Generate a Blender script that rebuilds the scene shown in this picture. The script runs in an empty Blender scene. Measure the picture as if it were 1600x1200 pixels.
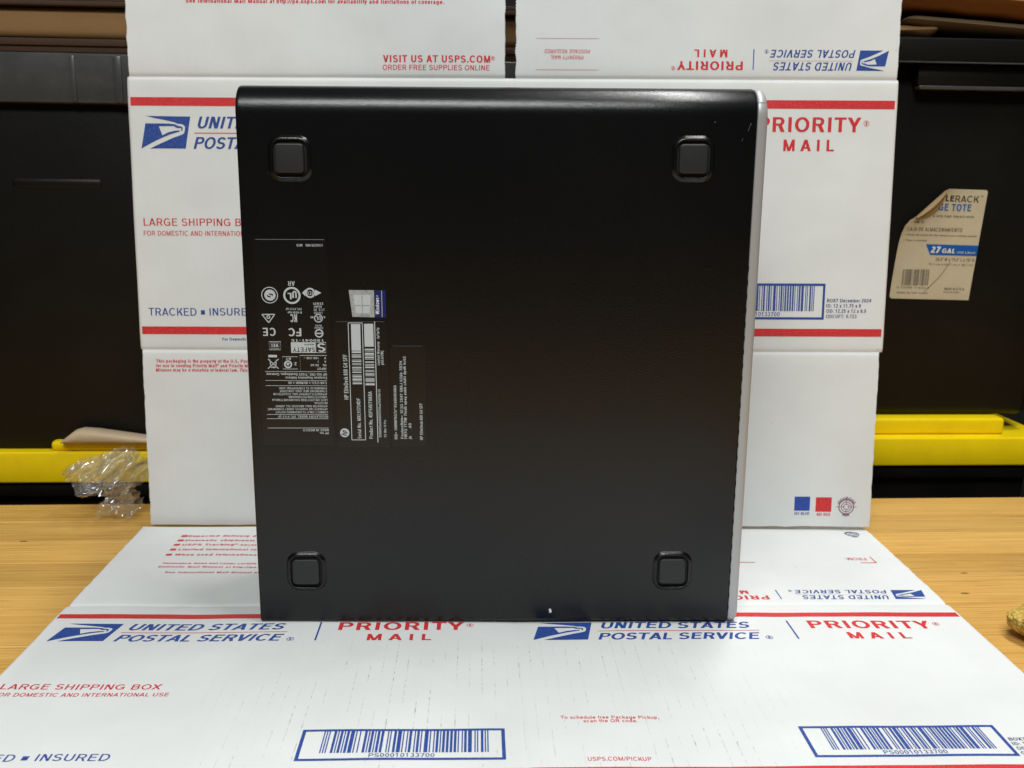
import bpy, bmesh, math, random
from mathutils import Vector, Matrix, noise
random.seed(7)
SC = bpy.context.scene
COL = SC.collection
MM = 0.001

# ------------------------------------------------------------------ camera
cam_data = bpy.data.cameras.new('camera')
cam = bpy.data.objects.new('camera', cam_data)
COL.objects.link(cam)
cam_data.sensor_width = 36.0
cam_data.lens = 1574.64 / 1600 * 36.0
cam_data.clip_start = 0.02
cam_data.clip_end = 60
_R = Vector((0.99991647, 0.00261311, 0.01265762))
_U = Vector((-0.01292454, 0.20216492, 0.97926621))
_F = Vector((0.0, 0.97934801, -0.20218181))
cam.matrix_world = Matrix(((_R.x, _U.x, -_F.x, 0), (_R.y, _U.y, -_F.y, 0), (_R.z, _U.z, -_F.z, 0.29387), (0, 0, 0, 1)))
cam_data.dof.use_dof = True
cam_data.dof.focus_distance = 0.64
cam_data.dof.aperture_fstop = 17
SC.camera = cam

# ------------------------------------------------------------------ light
world = bpy.data.worlds.new('World')
SC.world = world
world.use_nodes = True
world.node_tree.nodes['Background'].inputs[0].default_value = (0.95, 0.97, 1.0, 1)
world.node_tree.nodes['Background'].inputs[1].default_value = 0.02

def area(name, loc, target, sx, sy, power, col):
    d = bpy.data.lights.new(name, 'AREA')
    d.shape = 'RECTANGLE'; d.size = sx; d.size_y = sy; d.energy = power; d.color = col
    o = bpy.data.objects.new(name, d)
    COL.objects.link(o)
    o.location = loc
    o.rotation_euler = (Vector(target) - Vector(loc)).to_track_quat('-Z', 'Y').to_euler()
    return o
area('ceiling_tube_light', (0.46, 0.68, 1.75), (0.05, 0.62, 0.0), 1.3, 0.12, 27.0, (1.0, 0.995, 0.975))
area('ceiling_panel_light', (-0.2, -0.95, 1.88), (0.0, 0.8, 0.2), 1.1, 0.5, 39.0, (0.97, 1.0, 0.985))
SC.view_settings.view_transform = 'Standard'
SC.view_settings.look = 'None'
SC.view_settings.exposure = -0.02
SC.view_settings.gamma = 1.0

# ------------------------------------------------------------------ helpers
def tag(o, label=None, cat=None, group=None, kind=None):
    if label: o['label'] = label
    if cat: o['category'] = cat
    if group: o['group'] = group
    if kind: o['kind'] = kind
    return o

def empty(name, mat=None):
    o = bpy.data.objects.new(name, None)
    o.empty_display_size = 0.02
    COL.objects.link(o)
    if mat is not None: o.matrix_world = mat
    return o

def mesh_obj(name, verts, faces, mats, parent=None, smooth=False, sharp=None, uvs=None, fmat=None, scale=MM):
    me = bpy.data.meshes.new(name)
    me.from_pydata([tuple(c * scale for c in v) for v in verts], [], faces)
    for m in (mats if isinstance(mats, (list, tuple)) else [mats]): me.materials.append(m)
    if fmat:
        for p, i in zip(me.polygons, fmat): p.material_index = i
    if uvs:
        l = me.uv_layers.new(name='UVMap')
        for lp in me.loops: l.data[lp.index].uv = uvs[lp.vertex_index]
    if smooth:
        me.polygons.foreach_set('use_smooth', [True] * len(me.polygons))
        if sharp: me.set_sharp_from_angle(angle=math.radians(sharp))
    me.update()
    o = bpy.data.objects.new(name, me)
    COL.objects.link(o)
    if parent: o.parent = parent
    return o

def bm_obj(name, bm, mats, parent=None, smooth=False, sharp=35, recalc=True):
    if recalc: bmesh.ops.recalc_face_normals(bm, faces=bm.faces)
    me = bpy.data.meshes.new(name)
    bm.to_mesh(me); bm.free()
    for m in (mats if isinstance(mats, (list, tuple)) else [mats]): me.materials.append(m)
    if smooth:
        me.polygons.foreach_set('use_smooth', [True] * len(me.polygons))
        me.set_sharp_from_angle(angle=math.radians(sharp))
    o = bpy.data.objects.new(name, me)
    COL.objects.link(o)
    if parent: o.parent = parent
    return o

def add_box(bm, x0, x1, y0, y1, z0, z1, bevel=0.0, seg=2, taper=None):
    """mm box; taper=(dx,dy) insets of the bottom"""
    tx, ty = taper or (0, 0)
    vs = [bm.verts.new((x * MM, y * MM, z * MM)) for x, y, z in
          [(x0 + tx, y0 + ty, z0), (x1 - tx, y0 + ty, z0), (x1 - tx, y1 - ty, z0), (x0 + tx, y1 - ty, z0), (x0, y0, z1), (x1, y0, z1), (x1, y1, z1), (x0, y1, z1)]]
    fs = [bm.faces.new([vs[i] for i in f]) for f in [(3, 2, 1, 0), (4, 5, 6, 7), (0, 1, 5, 4), (1, 2, 6, 5), (2, 3, 7, 6), (3, 0, 4, 7)]]
    if bevel:
        es = list({e for f in fs for e in f.edges})
        bmesh.ops.bevel(bm, geom=es, offset=bevel * MM, segments=seg, profile=0.5, affect='EDGES')

def box(name, dims, mat, parent, bevel=0.0, seg=2, taper=None):
    bm = bmesh.new(); add_box(bm, *dims, bevel=bevel, seg=seg, taper=taper)
    return bm_obj(name, bm, mat, parent, smooth=bevel > 0)

def rrect(w, h, r, n=5, cx=0, cy=0):
    pts = []
    for sx, sy, a0 in ((1, 1, 0), (-1, 1, 90), (-1, -1, 180), (1, -1, 270)):
        for i in range(n + 1):
            a = math.radians(a0 + 90 * i / n)
            pts.append((cx + sx * (w / 2 - r) + r * math.cos(a), cy + sy * (h / 2 - r) + r * math.sin(a)))
    return pts

def loft(rings, close_top=True, close_bottom=False):
    """rings: list of lists of xyz, same length"""
    n = len(rings[0]); V = [p for r in rings for p in r]; Fc = []
    for k in range(len(rings) - 1):
        for i in range(n):
            j = (i + 1) % n
            Fc.append((k * n + i, k * n + j, (k + 1) * n + j, (k + 1) * n + i))
    if close_top: Fc.append(tuple((len(rings) - 1) * n + i for i in range(n)))
    if close_bottom: Fc.append(tuple(reversed(range(n))))
    return V, Fc

# ------------------------------------------------------------------ materials
def mat(name, col=(0.5, 0.5, 0.5), rough=0.5, metal=0.0, spec=0.5, **kw):
    m = bpy.data.materials.new(name); m.use_nodes = True
    b = m.node_tree.nodes['Principled BSDF']
    b.inputs['Base Color'].default_value = (*col, 1); b.inputs['Roughness'].default_value = rough
    b.inputs['Metallic'].default_value = metal; b.inputs['Specular IOR Level'].default_value = spec
    for k, v in kw.items(): b.inputs[k.replace('_', ' ')].default_value = v
    return m

class NT:
    def __init__(s, m): s.m = m; s.t = m.node_tree; s.b = s.t.nodes['Principled BSDF']
    def n(s, typ, **kw):
        x = s.t.nodes.new(typ)
        for k, v in kw.items():
            if k.startswith('i_'):
                key = k[2:]; key = int(key) if key.isdigit() else key.replace('_', ' ')
                x.inputs[key].default_value = v
            else: setattr(x, k, v)
        return x
    def l(s, a, b): s.t.links.new(a, b)
    def coord(s, kind='Object', scale=(1, 1, 1), rot=(0, 0, 0)):
        c = s.n('ShaderNodeTexCoord'); mp = s.n('ShaderNodeMapping')
        mp.inputs['Scale'].default_value = scale; mp.inputs['Rotation'].default_value = rot
        s.l(c.outputs[kind], mp.inputs['Vector']); return mp.outputs[0]
    def noise(s, vec, scale, detail=3, rough=0.5):
        x = s.n('ShaderNodeTexNoise'); x.inputs['Scale'].default_value = scale; x.inputs['Detail'].default_value = detail; x.inputs['Roughness'].default_value = rough
        s.l(vec, x.inputs['Vector']); return x.outputs['Fac']
    def ramp(s, fac, stops):
        r = s.n('ShaderNodeValToRGB'); e = r.color_ramp.elements
        while len(e) < len(stops): e.new(0.5)
        for k, (p, c) in zip(e, stops): k.position = p; k.color = (*c, 1) if len(c) == 3 else c
        s.l(fac, r.inputs[0]); return r.outputs[0]
    def math(s, op, a, b=None, c=None):
        x = s.n('ShaderNodeMath', operation=op)
        for i, v in enumerate((a, b, c)):
            if v is None: continue
            if isinstance(v, (int, float)): x.inputs[i].default_value = v
            else: s.l(v, x.inputs[i])
        return x.outputs[0]
    def mix(s, fac, a, b, mode='MIX'):
        x = s.n('ShaderNodeMix', data_type='RGBA', blend_type=mode)
        for i, v in ((0, fac), (6, a), (7, b)):
            if isinstance(v, (int, float)): x.inputs[i].default_value = v
            elif isinstance(v, tuple): x.inputs[i].default_value = (*v, 1)
            else: s.l(v, x.inputs[i])
        return x.outputs[2]
    def bump(s, h, dist, strength=1.0, normal=None):
        x = s.n('ShaderNodeBump'); x.inputs['Distance'].default_value = dist; x.inputs['Strength'].default_value = strength
        s.l(h, x.inputs['Height'])
        if normal: s.l(normal, x.inputs['Normal'])
        return x.outputs[0]

def board_material(name, scuffed):
    m = mat(name, (0.80, 0.80, 0.79), 0.62, spec=0.3); t = NT(m)
    uv = t.coord('UV')
    big = t.noise(uv, 9, 4, 0.6)
    fib = t.noise(t.coord('UV', (420, 1500, 1)), 1.0, 3, 0.6)
    fine = t.noise(uv, 1100, 2)
    c = t.ramp(big, [(0.3, (0.66, 0.676, 0.67)), (0.7, (0.75, 0.77, 0.765))])
    c = t.mix(t.math('MULTIPLY', fib, 0.16), c, (0.66, 0.68, 0.67))
    if scuffed:
        # dark rub marks along the flutes and small specks
        sep = t.n('ShaderNodeSeparateXYZ'); t.l(uv, sep.inputs[0])
        ln = t.math('ABSOLUTE', t.math('SUBTRACT', t.math('FRACT', t.math('MULTIPLY', sep.outputs[0], 1 / 0.0074)), 0.5))
        line = t.math('LESS_THAN', ln, 0.045)
        patch = t.ramp(t.noise(t.coord('UV', (60, 28, 1)), 1.0, 5, 0.75), [(0.46, (0, 0, 0)), (0.64, (1, 1, 1))])
        grit = t.ramp(t.noise(t.coord('UV', (500, 260, 1)), 1.0, 2, 0.6), [(0.42, (0, 0, 0)), (0.6, (1, 1, 1))])
        zone = t.ramp(t.noise(uv, 5, 1), [(0.30, (0, 0, 0)), (0.5, (1, 1, 1))])
        um = t.ramp(sep.outputs[0], [(0.12, (0, 0, 0)), (0.20, (1, 1, 1)), (0.42, (1, 1, 1)), (0.50, (0, 0, 0))]); vm = t.ramp(sep.outputs[1], [(0.05, (0, 0, 0)), (0.07, (1, 1, 1))])
        f = t.math('MULTIPLY', t.math('MULTIPLY', t.math('MULTIPLY', line, patch), t.math('MULTIPLY', grit, zone)), t.math('MULTIPLY', um, vm))
        c = t.mix(t.math('MULTIPLY', f, 0.85), c, (0.22, 0.25, 0.25))
    spk = t.n('ShaderNodeTexVoronoi'); spk.inputs['Scale'].default_value = 34; t.l(uv, spk.inputs['Vector'])
    sm = t.math('LESS_THAN', spk.outputs['Distance'], 0.022)
    keep = t.math('GREATER_THAN', t.noise(uv, 37, 0), 0.56)
    c = t.mix(t.math('MULTIPLY', t.math('MULTIPLY', sm, keep), 0.6), c, (0.2, 0.19, 0.18))
    t.l(c, t.b.inputs['Base Color'])
    # flutes of the corrugated core telegraph through the liner
    sep2 = t.n('ShaderNodeSeparateXYZ'); t.l(uv, sep2.inputs[0])
    fl = t.math('SINE', t.math('MULTIPLY', sep2.outputs[0], 2 * math.pi / 0.0074))
    b1 = t.bump(fl, 0.00003, 0.25 if not scuffed else 0.4)
    b2 = t.bump(fib, 0.00010, 0.6, b1)
    b3 = t.bump(fine, 0.00005, 0.5, b2)
    b4 = t.bump(t.noise(uv, 26, 3), 0.0012, 0.35, b3)
    t.l(b4, t.b.inputs['Normal'])
    return m

M = {}
M['board'] = board_material('white_liner', False)
M['board_scuffed'] = board_material('white_liner_scuffed', True)
M['kraft'] = mat('kraft_core', (0.30, 0.19, 0.09), 0.85)
def ink(name, c, r=0.55):
    m = mat(name, c, r, spec=0.35); t = NT(m)
    n = t.noise(t.coord('Object'), 900, 2)
    t.l(t.mix(t.ramp(n, [(0.45, (0, 0, 0)), (0.85, (0.12, 0.12, 0.12))]), c, (0.7, 0.7, 0.7)), t.b.inputs['Base Color'])
    return m
INK = {'red': ink('red_ink', (0.60, 0.022, 0.026)), 'blue': ink('blue_ink', (0.012, 0.058, 0.29)), 'navy': ink('navy_ink', (0.02, 0.03, 0.15)),
       'swblue': ink('swatch_blue_ink', (0.012, 0.058, 0.34)), 'purple': ink('purple_ink', (0.20, 0.05, 0.13)), 'ink_dark': ink('dark_ink', (0.05, 0.05, 0.06)),
       'lab': mat('label_print', (0.50, 0.54, 0.56), 0.5), 'scuff': mat('scuff_grey', (0.10, 0.10, 0.10), 0.6), 'dark': mat('label_black', (0.01, 0.01, 0.012), 0.4), 'white': mat('label_white', (0.75, 0.76, 0.78), 0.5),
       'brownish': mat('tote_label_grey', (0.12, 0.10, 0.07), 0.6), 'tblue': mat('tote_label_blue', (0.0, 0.09, 0.36), 0.5), 'tname': mat('tote_label_black', (0.03, 0.03, 0.03), 0.5),
       'twhite': mat('tote_label_white', (0.7, 0.68, 0.6), 0.5)}

def painted_metal():
    m = mat('black_powder_paint', (0.004, 0.004, 0.0043), 0.34, spec=0.5); t = NT(m)
    o = t.coord('Object')
    g = t.noise(o, 1250, 2, 0.6)
    t.l(t.bump(t.noise(o, 1500, 1, 0.5), 0.00017, 0.55), t.b.inputs['Normal'])
    sm = t.noise(t.coord('Object', (1, 0.6, 1)), 9, 4, 0.6)
    t.l(t.ramp(sm, [(0.3, (0.25, 0.25, 0.25)), (0.75, (0.29, 0.29, 0.29))]), t.b.inputs['Roughness'])
    t.l(t.ramp(t.noise(o, 1900, 1, 0.6), [(0.36, (0.24, 0.24, 0.24)), (0.64, (0.62, 0.62, 0.62))]), t.b.inputs['Specular IOR Level'])
    dust = t.noise(o, 300, 3, 0.7)
    t.l(t.mix(t.ramp(dust, [(0.70, (0, 0, 0)), (0.9, (0.25, 0.25, 0.25))]), (0.0032, 0.0036, 0.0042), (0.16, 0.16, 0.15)), t.b.inputs['Base Color'])
    return m
M['paint'] = painted_metal()
M['gap'] = mat('dark_gap', (0.004, 0.004, 0.004), 0.8)
M['rubber'] = mat('grey_black_rubber', (0.013, 0.0145, 0.0165), 0.5)
M['silver'] = mat('silver_plastic', (0.42, 0.425, 0.43), 0.40, metal=0.25); _t = NT(M['silver']); _t.l(_t.bump(_t.noise(_t.coord('Object'), 1500, 1), 0.00003, 0.4), _t.b.inputs['Normal'])
M['sticker'] = mat('black_sticker', (0.0054, 0.0056, 0.0060), 0.28, spec=0.46)
M['chip'] = mat('bare_metal_chip', (0.75, 0.75, 0.74), 0.5)

def wood_material():
    m = mat('bamboo', (0.6, 0.35, 0.12), 0.42, spec=0.4); t = NT(m)
    info = t.n('ShaderNodeObjectInfo')
    c = t.n('ShaderNodeTexCoord'); mp = t.n('ShaderNodeMapping'); t.l(c.outputs['Object'], mp.inputs['Vector'])
    off = t.n('ShaderNodeCombineXYZ'); t.l(t.math('MULTIPLY', info.outputs['Random'], 37.0), off.inputs[0]); t.l(t.math('MULTIPLY', info.outputs['Random'], 11.0), off.inputs[1])
    t.l(off.outputs[0], mp.inputs['Location'])
    def st(sx, sy, sc, d=4, r=0.6):
        q = t.n('ShaderNodeMapping'); q.inputs['Scale'].default_value = (sx, sy, sy); t.l(mp.outputs[0], q.inputs['Vector']); return t.noise(q.outputs[0], sc, d, r)
    streak = st(1.6, 170, 1, 6, 0.75); fine = st(10, 900, 1, 3, 0.7); broad = st(1.2, 14, 1, 2)
    col = t.ramp(streak, [(0.28, (0.42, 0.21, 0.035)), (0.45, (0.66, 0.37, 0.088)), (0.60, (0.76, 0.455, 0.13)), (0.8, (0.60, 0.33, 0.06))])
    col = t.mix(t.math('MULTIPLY', t.ramp(fine, [(0.38, (1, 1, 1)), (0.55, (0, 0, 0))]), 0.6), col, (0.36, 0.17, 0.03))
    col = t.mix(t.ramp(broad, [(0.35, (0, 0, 0)), (0.8, (0.45, 0.45, 0.45))]), col, (0.78, 0.49, 0.16))
    dark = t.math('MULTIPLY', t.ramp(st(7, 330, 1, 4, 0.75), [(0.60, (0, 0, 0)), (0.68, (1, 1, 1))]), 0.75)
    col = t.mix(dark, col, (0.13, 0.06, 0.02))
    kn = t.n('ShaderNodeTexVoronoi'); kn.inputs['Scale'].default_value = 1.0; q2 = t.n('ShaderNodeMapping'); q2.inputs['Scale'].default_value = (16, 34, 34); t.l(mp.outputs[0], q2.inputs['Vector']); t.l(q2.outputs[0], kn.inputs['Vector'])
    col = t.mix(t.math('MULTIPLY', t.math('LESS_THAN', kn.outputs['Distance'], 0.055), 0.75), col, (0.10, 0.045, 0.015))
    tone = t.math('ADD', t.math('MULTIPLY', info.outputs['Random'], 0.22), 0.86)
    mul = t.n('ShaderNodeVectorMath', operation='SCALE'); t.l(col, mul.inputs[0]); t.l(tone, mul.inputs['Scale'])
    t.l(mul.outputs[0], t.b.inputs['Base Color'])
    t.l(t.bump(fine, 0.00012, 0.5), t.b.inputs['Normal'])
    t.l(t.ramp(streak, [(0.3, (0.5, 0.5, 0.5)), (0.8, (0.36, 0.36, 0.36))]), t.b.inputs['Roughness'])
    return m
M['wood'] = wood_material()

def plastic(name, c, rough, dirt=(0.1, 0.09, 0.07), amt=0.3, sc=7):
    m = mat(name, c, rough); t = NT(m); o = t.coord('Object')
    n = t.noise(o, sc, 5, 0.65)
    t.l(t.mix(t.ramp(n, [(0.45, (0, 0, 0)), (0.8, (amt, amt, amt))]), c, dirt), t.b.inputs['Base Color'])
    t.l(t.bump(t.noise(o, 260, 3), 0.0004, 0.25, t.bump(t.noise(o, 8, 2), 0.006, 0.25)), t.b.inputs['Normal'])
    return m
M['tote'] = plastic('black_tote_plastic', (0.0038, 0.0036, 0.003), 0.46, (0.022, 0.02, 0.015), 0.25); M['tote'].node_tree.nodes['Principled BSDF'].inputs['Specular IOR Level'].default_value = 0.25
M['tote_grey'] = plastic('sheen_grey_plastic', (0.05, 0.051, 0.051), 0.30, (0.12, 0.12, 0.12), 0.5, 22)  # black plastic coloured grey to stand for sheen on rims and lit ledge
M['yellow'] = plastic('yellow_lid_plastic', (0.95, 0.70, 0.002), 0.38, (0.6, 0.4, 0.005), 0.35, 20)
M['label_paper'] = plastic('tan_label_paper', (0.53, 0.46, 0.32), 0.55, (0.40, 0.32, 0.18), 0.6, 30)
M['label_back'] = mat('label_back', (0.30, 0.20, 0.09), 0.6)
M['carton_brown'] = plastic('brown_cardboard', (0.24, 0.135, 0.048), 0.8, (0.2, 0.11, 0.04), 0.5, 30)
M['carton_dark'] = plastic('dark_cardboard_edge', (0.05, 0.025, 0.012), 0.85, (0.03, 0.015, 0.01), 0.7, 300)
M['mailer'] = plastic('tan_mailer_paper', (0.16, 0.11, 0.06), 0.7, (0.15, 0.1, 0.05), 0.4, 30)
M['mailer_orange'] = plastic('orange_brown_mailer', (0.22, 0.08, 0.012), 0.45, (0.15, 0.05, 0.01), 0.6, 20)
M['pouch'] = plastic('beige_pouch', (0.62, 0.48, 0.32), 0.5, (0.4, 0.3, 0.18), 0.4, 20)
M['wall'] = mat('dark_wall', (0.012, 0.011, 0.010), 0.9)
M['concrete'] = mat('dark_floor', (0.03, 0.028, 0.025), 0.8)

# ------------------------------------------------------------------ room behind
def setting(name, dims, m):
    bm = bmesh.new(); add_box(bm, *dims); return tag(bm_obj(name, bm, m), kind='structure')
setting('floor', (-3000, 3000, -2000, 2400, -930, -910), M['concrete'])
setting('wall', (-3000, 3000, 2400, 2480, -910, 2200), M['wall'])

# ------------------------------------------------------------------ bench of bamboo staves
bench = empty('workbench', Matrix.Translation((0, 0.889, 0)) @ Matrix.Rotation(0.065, 4, 'Z'))
tag(bench, 'light bamboo workbench top of long glued staves', 'workbench')
_bm = bmesh.new(); add_box(_bm, -900, 900, -46.6, 0, -30, 0, bevel=0.5, seg=1)
st0 = bm_obj('stave', _bm, M['wood'], bench)
for i in range(1, 22):
    s = st0.copy(); COL.objects.link(s); s.parent = bench; s.location = (0.013 * math.sin(i * 7.3), -0.047 * i, 0.0002 * math.sin(i * 3.1))

# ------------------------------------------------------------------ text and flat print
CAPH = {}
def text_verts(body, bold=0.0, italic=0.0, spacing=1.0, res=2):
    c = bpy.data.curves.new('tmp', 'FONT'); c.body = body; c.size = 1.0; c.resolution_u = res
    c.dimensions = '2D'; c.fill_mode = 'FRONT'; c.offset = 0.013 * bold; c.space_character = spacing
    o = bpy.data.objects.new('tmp', c)
    me = bpy.data.meshes.new_from_object(o)
    V = [(v.co.x + italic * v.co.y, v.co.y) for v in me.vertices]; Fc = [tuple(p.vertices) for p in me.polygons]
    bpy.data.objects.remove(o); bpy.data.curves.remove(c); bpy.data.meshes.remove(me)
    return V, Fc
# plain grotesque capitals drawn as strokes: every glyph is a list of outlines in a box of height 1
def glyph(ch, t):
    h = t / 2; tv = t; th = t * 0.88; Q = []
    def R(x0, y0, x1, y1): Q.append([(x0, y0), (x1, y0), (x1, y1), (x0, y1)])
    def Dg(xa, ya, xb, yb, s): Q.append([(xa - s / 2, ya), (xa + s / 2, ya), (xb + s / 2, yb), (xb - s / 2, yb)])
    def arcp(cx, cy, rx, ry, a0, a1, n=14): return [(cx + rx * math.cos(math.radians(a0 + (a1 - a0) * i / n)), cy + ry * math.sin(math.radians(a0 + (a1 - a0) * i / n))) for i in range(n + 1)]
    def rib(p):
        n = len(p); Lf = []; Rt = []
        for i in range(n):
            a = p[max(0, i - 1)]; b = p[min(n - 1, i + 1)]; dx, dy = b[0] - a[0], b[1] - a[1]; l = math.hypot(dx, dy) or 1
            ww = (tv * abs(dy) + th * abs(dx)) / (abs(dx) + abs(dy)) / 2
            Lf.append((p[i][0] - dy / l * ww, p[i][1] + dx / l * ww)); Rt.append((p[i][0] + dy / l * ww, p[i][1] - dx / l * ww))
        for i in range(n - 1): Q.append([Rt[i], Rt[i + 1], Lf[i + 1], Lf[i]])
    hh = th / 2
    if ch == ' ': return Q, .30
    if ch == '.': R(.06, 0, .06 + t * 1.05, t * 1.05); return Q, .12 + t
    if ch == '-': R(.05, .34, .33, .34 + th); return Q, .38
    if ch == 'I': R(.09, 0, .09 + tv, 1); return Q, .18 + tv
    if ch in 'EF':
        w = .60; R(.08, 0, .08 + tv, 1); R(.08 + tv, 1 - th, w, 1); R(.08 + tv, .47, w - .04, .47 + th)
        if ch == 'E': R(.08 + tv, 0, w + .02, th)
        return Q, w + (.07 if ch == 'E' else .03)
    if ch == 'L': R(.08, 0, .08 + tv, 1); R(.08 + tv, 0, .56, th); return Q, .59
    if ch == 'T': R(.02, 1 - th, .62, 1); R(.32 - tv / 2, 0, .32 + tv / 2, 1 - th); return Q, .64
    if ch == 'H': R(.08, 0, .08 + tv, 1); R(.66 - tv, 0, .66, 1); R(.08 + tv, .46, .66 - tv, .46 + th); return Q, .74
    if ch == 'N': R(.08, 0, .08 + tv, 1); R(.66 - tv, 0, .66, 1); Dg(.08 + tv * .62, 1, .66 - tv * .62, 0, tv * 1.25); return Q, .74
    if ch == 'M':
        R(.08, 0, .08 + tv * .95, 1); R(.80 - tv * .95, 0, .80, 1); Dg(.44, 0.0, .08 + tv * .55, 1, tv * 1.0); Dg(.44, 0.0, .80 - tv * .55, 1, tv * 1.0); return Q, .88
    if ch == 'A':
        s = tv * 1.12; Dg(s / 2 + .01, 0, .35, 1, s); Dg(.69 - s / 2, 0, .35, 1, s); R(.17, .22, .53, .22 + th * .95); return Q, .70
    if ch == 'V': s = tv * 1.12; Dg(.34, 0, s / 2 + .01, 1, s); Dg(.34, 0, .67 - s / 2, 1, s); return Q, .68
    if ch == 'W':
        s = tv * 1.08; Dg(.27, 0, s / 2 + .01, 1, s); Dg(.27, 0, .48, 1, s); Dg(.69, 0, .48, 1, s); Dg(.69, 0, .95 - s / 2, 1, s); return Q, .96
    if ch == 'X': s = tv * 1.25; Dg(s / 2, 0, .66 - s / 2, 1, s); Dg(.66 - s / 2, 0, s / 2, 1, s); return Q, .67
    if ch == 'Y': s = tv * 1.15; Dg(.34, .40, s / 2, 1, s); Dg(.34, .40, .68 - s / 2, 1, s); R(.34 - tv / 2, 0, .34 + tv / 2, .46); return Q, .68
    if ch == 'Z': R(.04, 0, .60, th); R(.05, 1 - th, .60, 1); Dg(.05 + tv * .7, th, .60 - tv * .7, 1 - th, tv * 1.3); return Q, .64
    if ch == 'K': R(.08, 0, .08 + tv, 1); s = tv * 1.3; Dg(.08 + tv + .05, .38, .68 - s / 2, 1, s); Dg(.68 - s / 2, 0, .08 + tv + .17, .58, s); return Q, .69
    if ch in 'OQ':
        rib(arcp(.40, .5, .40 - .04 - h, .5 + .01 - hh, 0, 360, 30))
        if ch == 'Q': Dg(.70, -.03, .50, .25, tv * 1.1)
        return Q, .80
    if ch in 'CG':
        rib(arcp(.40, .5, .36 - h, .51 - hh, 42, 318, 24))
        if ch == 'G': R(.42, .40, .72, .40 + th); R(.72 - tv * .9, .04, .72, .40)
        return Q, (.76 if ch == 'C' else .80)
    if ch == 'D':
        R(.08, 0, .08 + tv, 1); R(.08 + tv, 1 - th, .36, 1); R(.08 + tv, 0, .36, th); rib(arcp(.36, .5, .36 - h, .5 - hh, 90, -90, 18)); return Q, .76
    if ch == 'U':
        R(.07, .36, .07 + tv, 1); R(.67 - tv, .36, .67, 1); rib(arcp(.37, .36, .30 - h, .37 - hh, 180, 360, 16)); return Q, .74
    if ch == 'J': R(.50 - tv, .30, .50, 1); rib(arcp(.27, .30, .23 - h, .31 - hh, 200, 360, 12)); return Q, .57
    if ch in 'PR':
        R(.08, 0, .08 + tv, 1); R(.08 + tv, 1 - th, .42, 1); r = .29; R(.08 + tv, 1 - 2 * r, .42, 1 - 2 * r + th); rib(arcp(.42, 1 - r, .24 - h, r - hh, 90, -90, 12))
        if ch == 'R': Dg(.66 - tv * .42, 0, .44, .46, tv * 1.15)
        return Q, (.69 if ch == 'P' else .73)
    if ch == 'B':
        R(.08, 0, .08 + tv, 1); R(.08 + tv, 1 - th, .42, 1); R(.08 + tv, .48, .44, .48 + th); R(.08 + tv, 0, .44, th)
        rib(arcp(.42, .745 + hh * .1, .22 - h, .255 - hh * .9, 90, -90, 12)); rib(arcp(.44, .26 + hh * .3, .24 - h, .26 - hh * .7, 90, -90, 12)); return Q, .72
    if ch == 'S':
        ry = (1.02 - th) / 4; rib(arcp(.34, 1.01 - hh - ry, .28 - h, ry, 22, 270, 14) + arcp(.34, -.01 + hh + ry, .30 - h, ry, 90, -158, 14)[1:]); return Q, .68
    X = .73
    def bowl(cx, w_, a0=0, a1=360, n=18): rib(arcp(cx, X / 2, w_ / 2 - h, X / 2 + .008 - hh, a0, a1, n))
    if ch in 'abdpqgoce':
        if ch == 'o': bowl(.29, .50); return Q, .58
        if ch == 'c': bowl(.29, .50, 45, 315); return Q, .53
        if ch == 'e': bowl(.29, .50, 0, 318); R(.07 + tv * .5, X / 2 - th / 2, .54 - tv * .4, X / 2 + th / 2); return Q, .57
        if ch == 'a':
            R(.48 - tv, 0, .48, X * .72); rib(arcp(.28, X * .70, .20 - h, X * .30 - hh, 0, 155, 10)); rib(arcp(.24, X * .29, .19 - h, X * .29 - hh + .01, 0, 360, 14)); return Q, .55
        bowl(.29, .48)
        if ch == 'b': R(.06, 0, .06 + tv, 1)
        if ch == 'd': R(.52 - tv, 0, .52, 1)
        if ch == 'p': R(.06, -.27, .06 + tv, X)
        if ch == 'q': R(.52 - tv, -.27, .52, X)
        if ch == 'g': R(.52 - tv, -.05, .52, X); rib(arcp(.29, -.05, .23 - h, .23 - hh, 0, -150, 10))
        return Q, .59
    if ch in 'hnmru':
        R(.06, 0, .06 + tv, 1 if ch == 'h' else X)
        if ch == 'u': Q.pop(); R(.06, .22, .06 + tv, X); R(.50 - tv, 0, .50, X); rib(arcp(.28, .22, .22 - h, .23 - hh, 180, 360, 10)); return Q, .56
        if ch in 'hn': rib(arcp(.28, X - .24, .22 - h, .25 - hh, 180, 0, 10)); R(.50 - tv, 0, .50, X - .24); return Q, .56
        if ch == 'm':
            for c_ in (.24, .60): rib(arcp(c_, X - .22, .18 - h, .23 - hh, 180, 0, 10)); R(c_ + .18 - tv, 0, c_ + .18, X - .22)
            return Q, .84
        rib(arcp(.28, X - .26, .22 - h, .27 - hh, 180, 75, 6)); return Q, .35
    if ch == 'i': R(.06, 0, .06 + tv, X); R(.06, 1 - th * 1.1, .06 + tv, 1); return Q, .13 + tv
    if ch == 'j': R(.10, -.1, .10 + tv, X); R(.10, 1 - th * 1.1, .10 + tv, 1); rib(arcp(-.02, -.1, .12 + tv - h, .17 - hh, 0, -90, 6)); return Q, .17 + tv
    if ch == 'l': R(.06, 0, .06 + tv, 1); return Q, .13 + tv
    if ch == 't': R(.11, .08, .11 + tv, .93); R(.0, X - th, .28, X); rib(arcp(.11 + .17, .17, .17 - h, .17 - hh, 180, 275, 6)); return Q, .30
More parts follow.
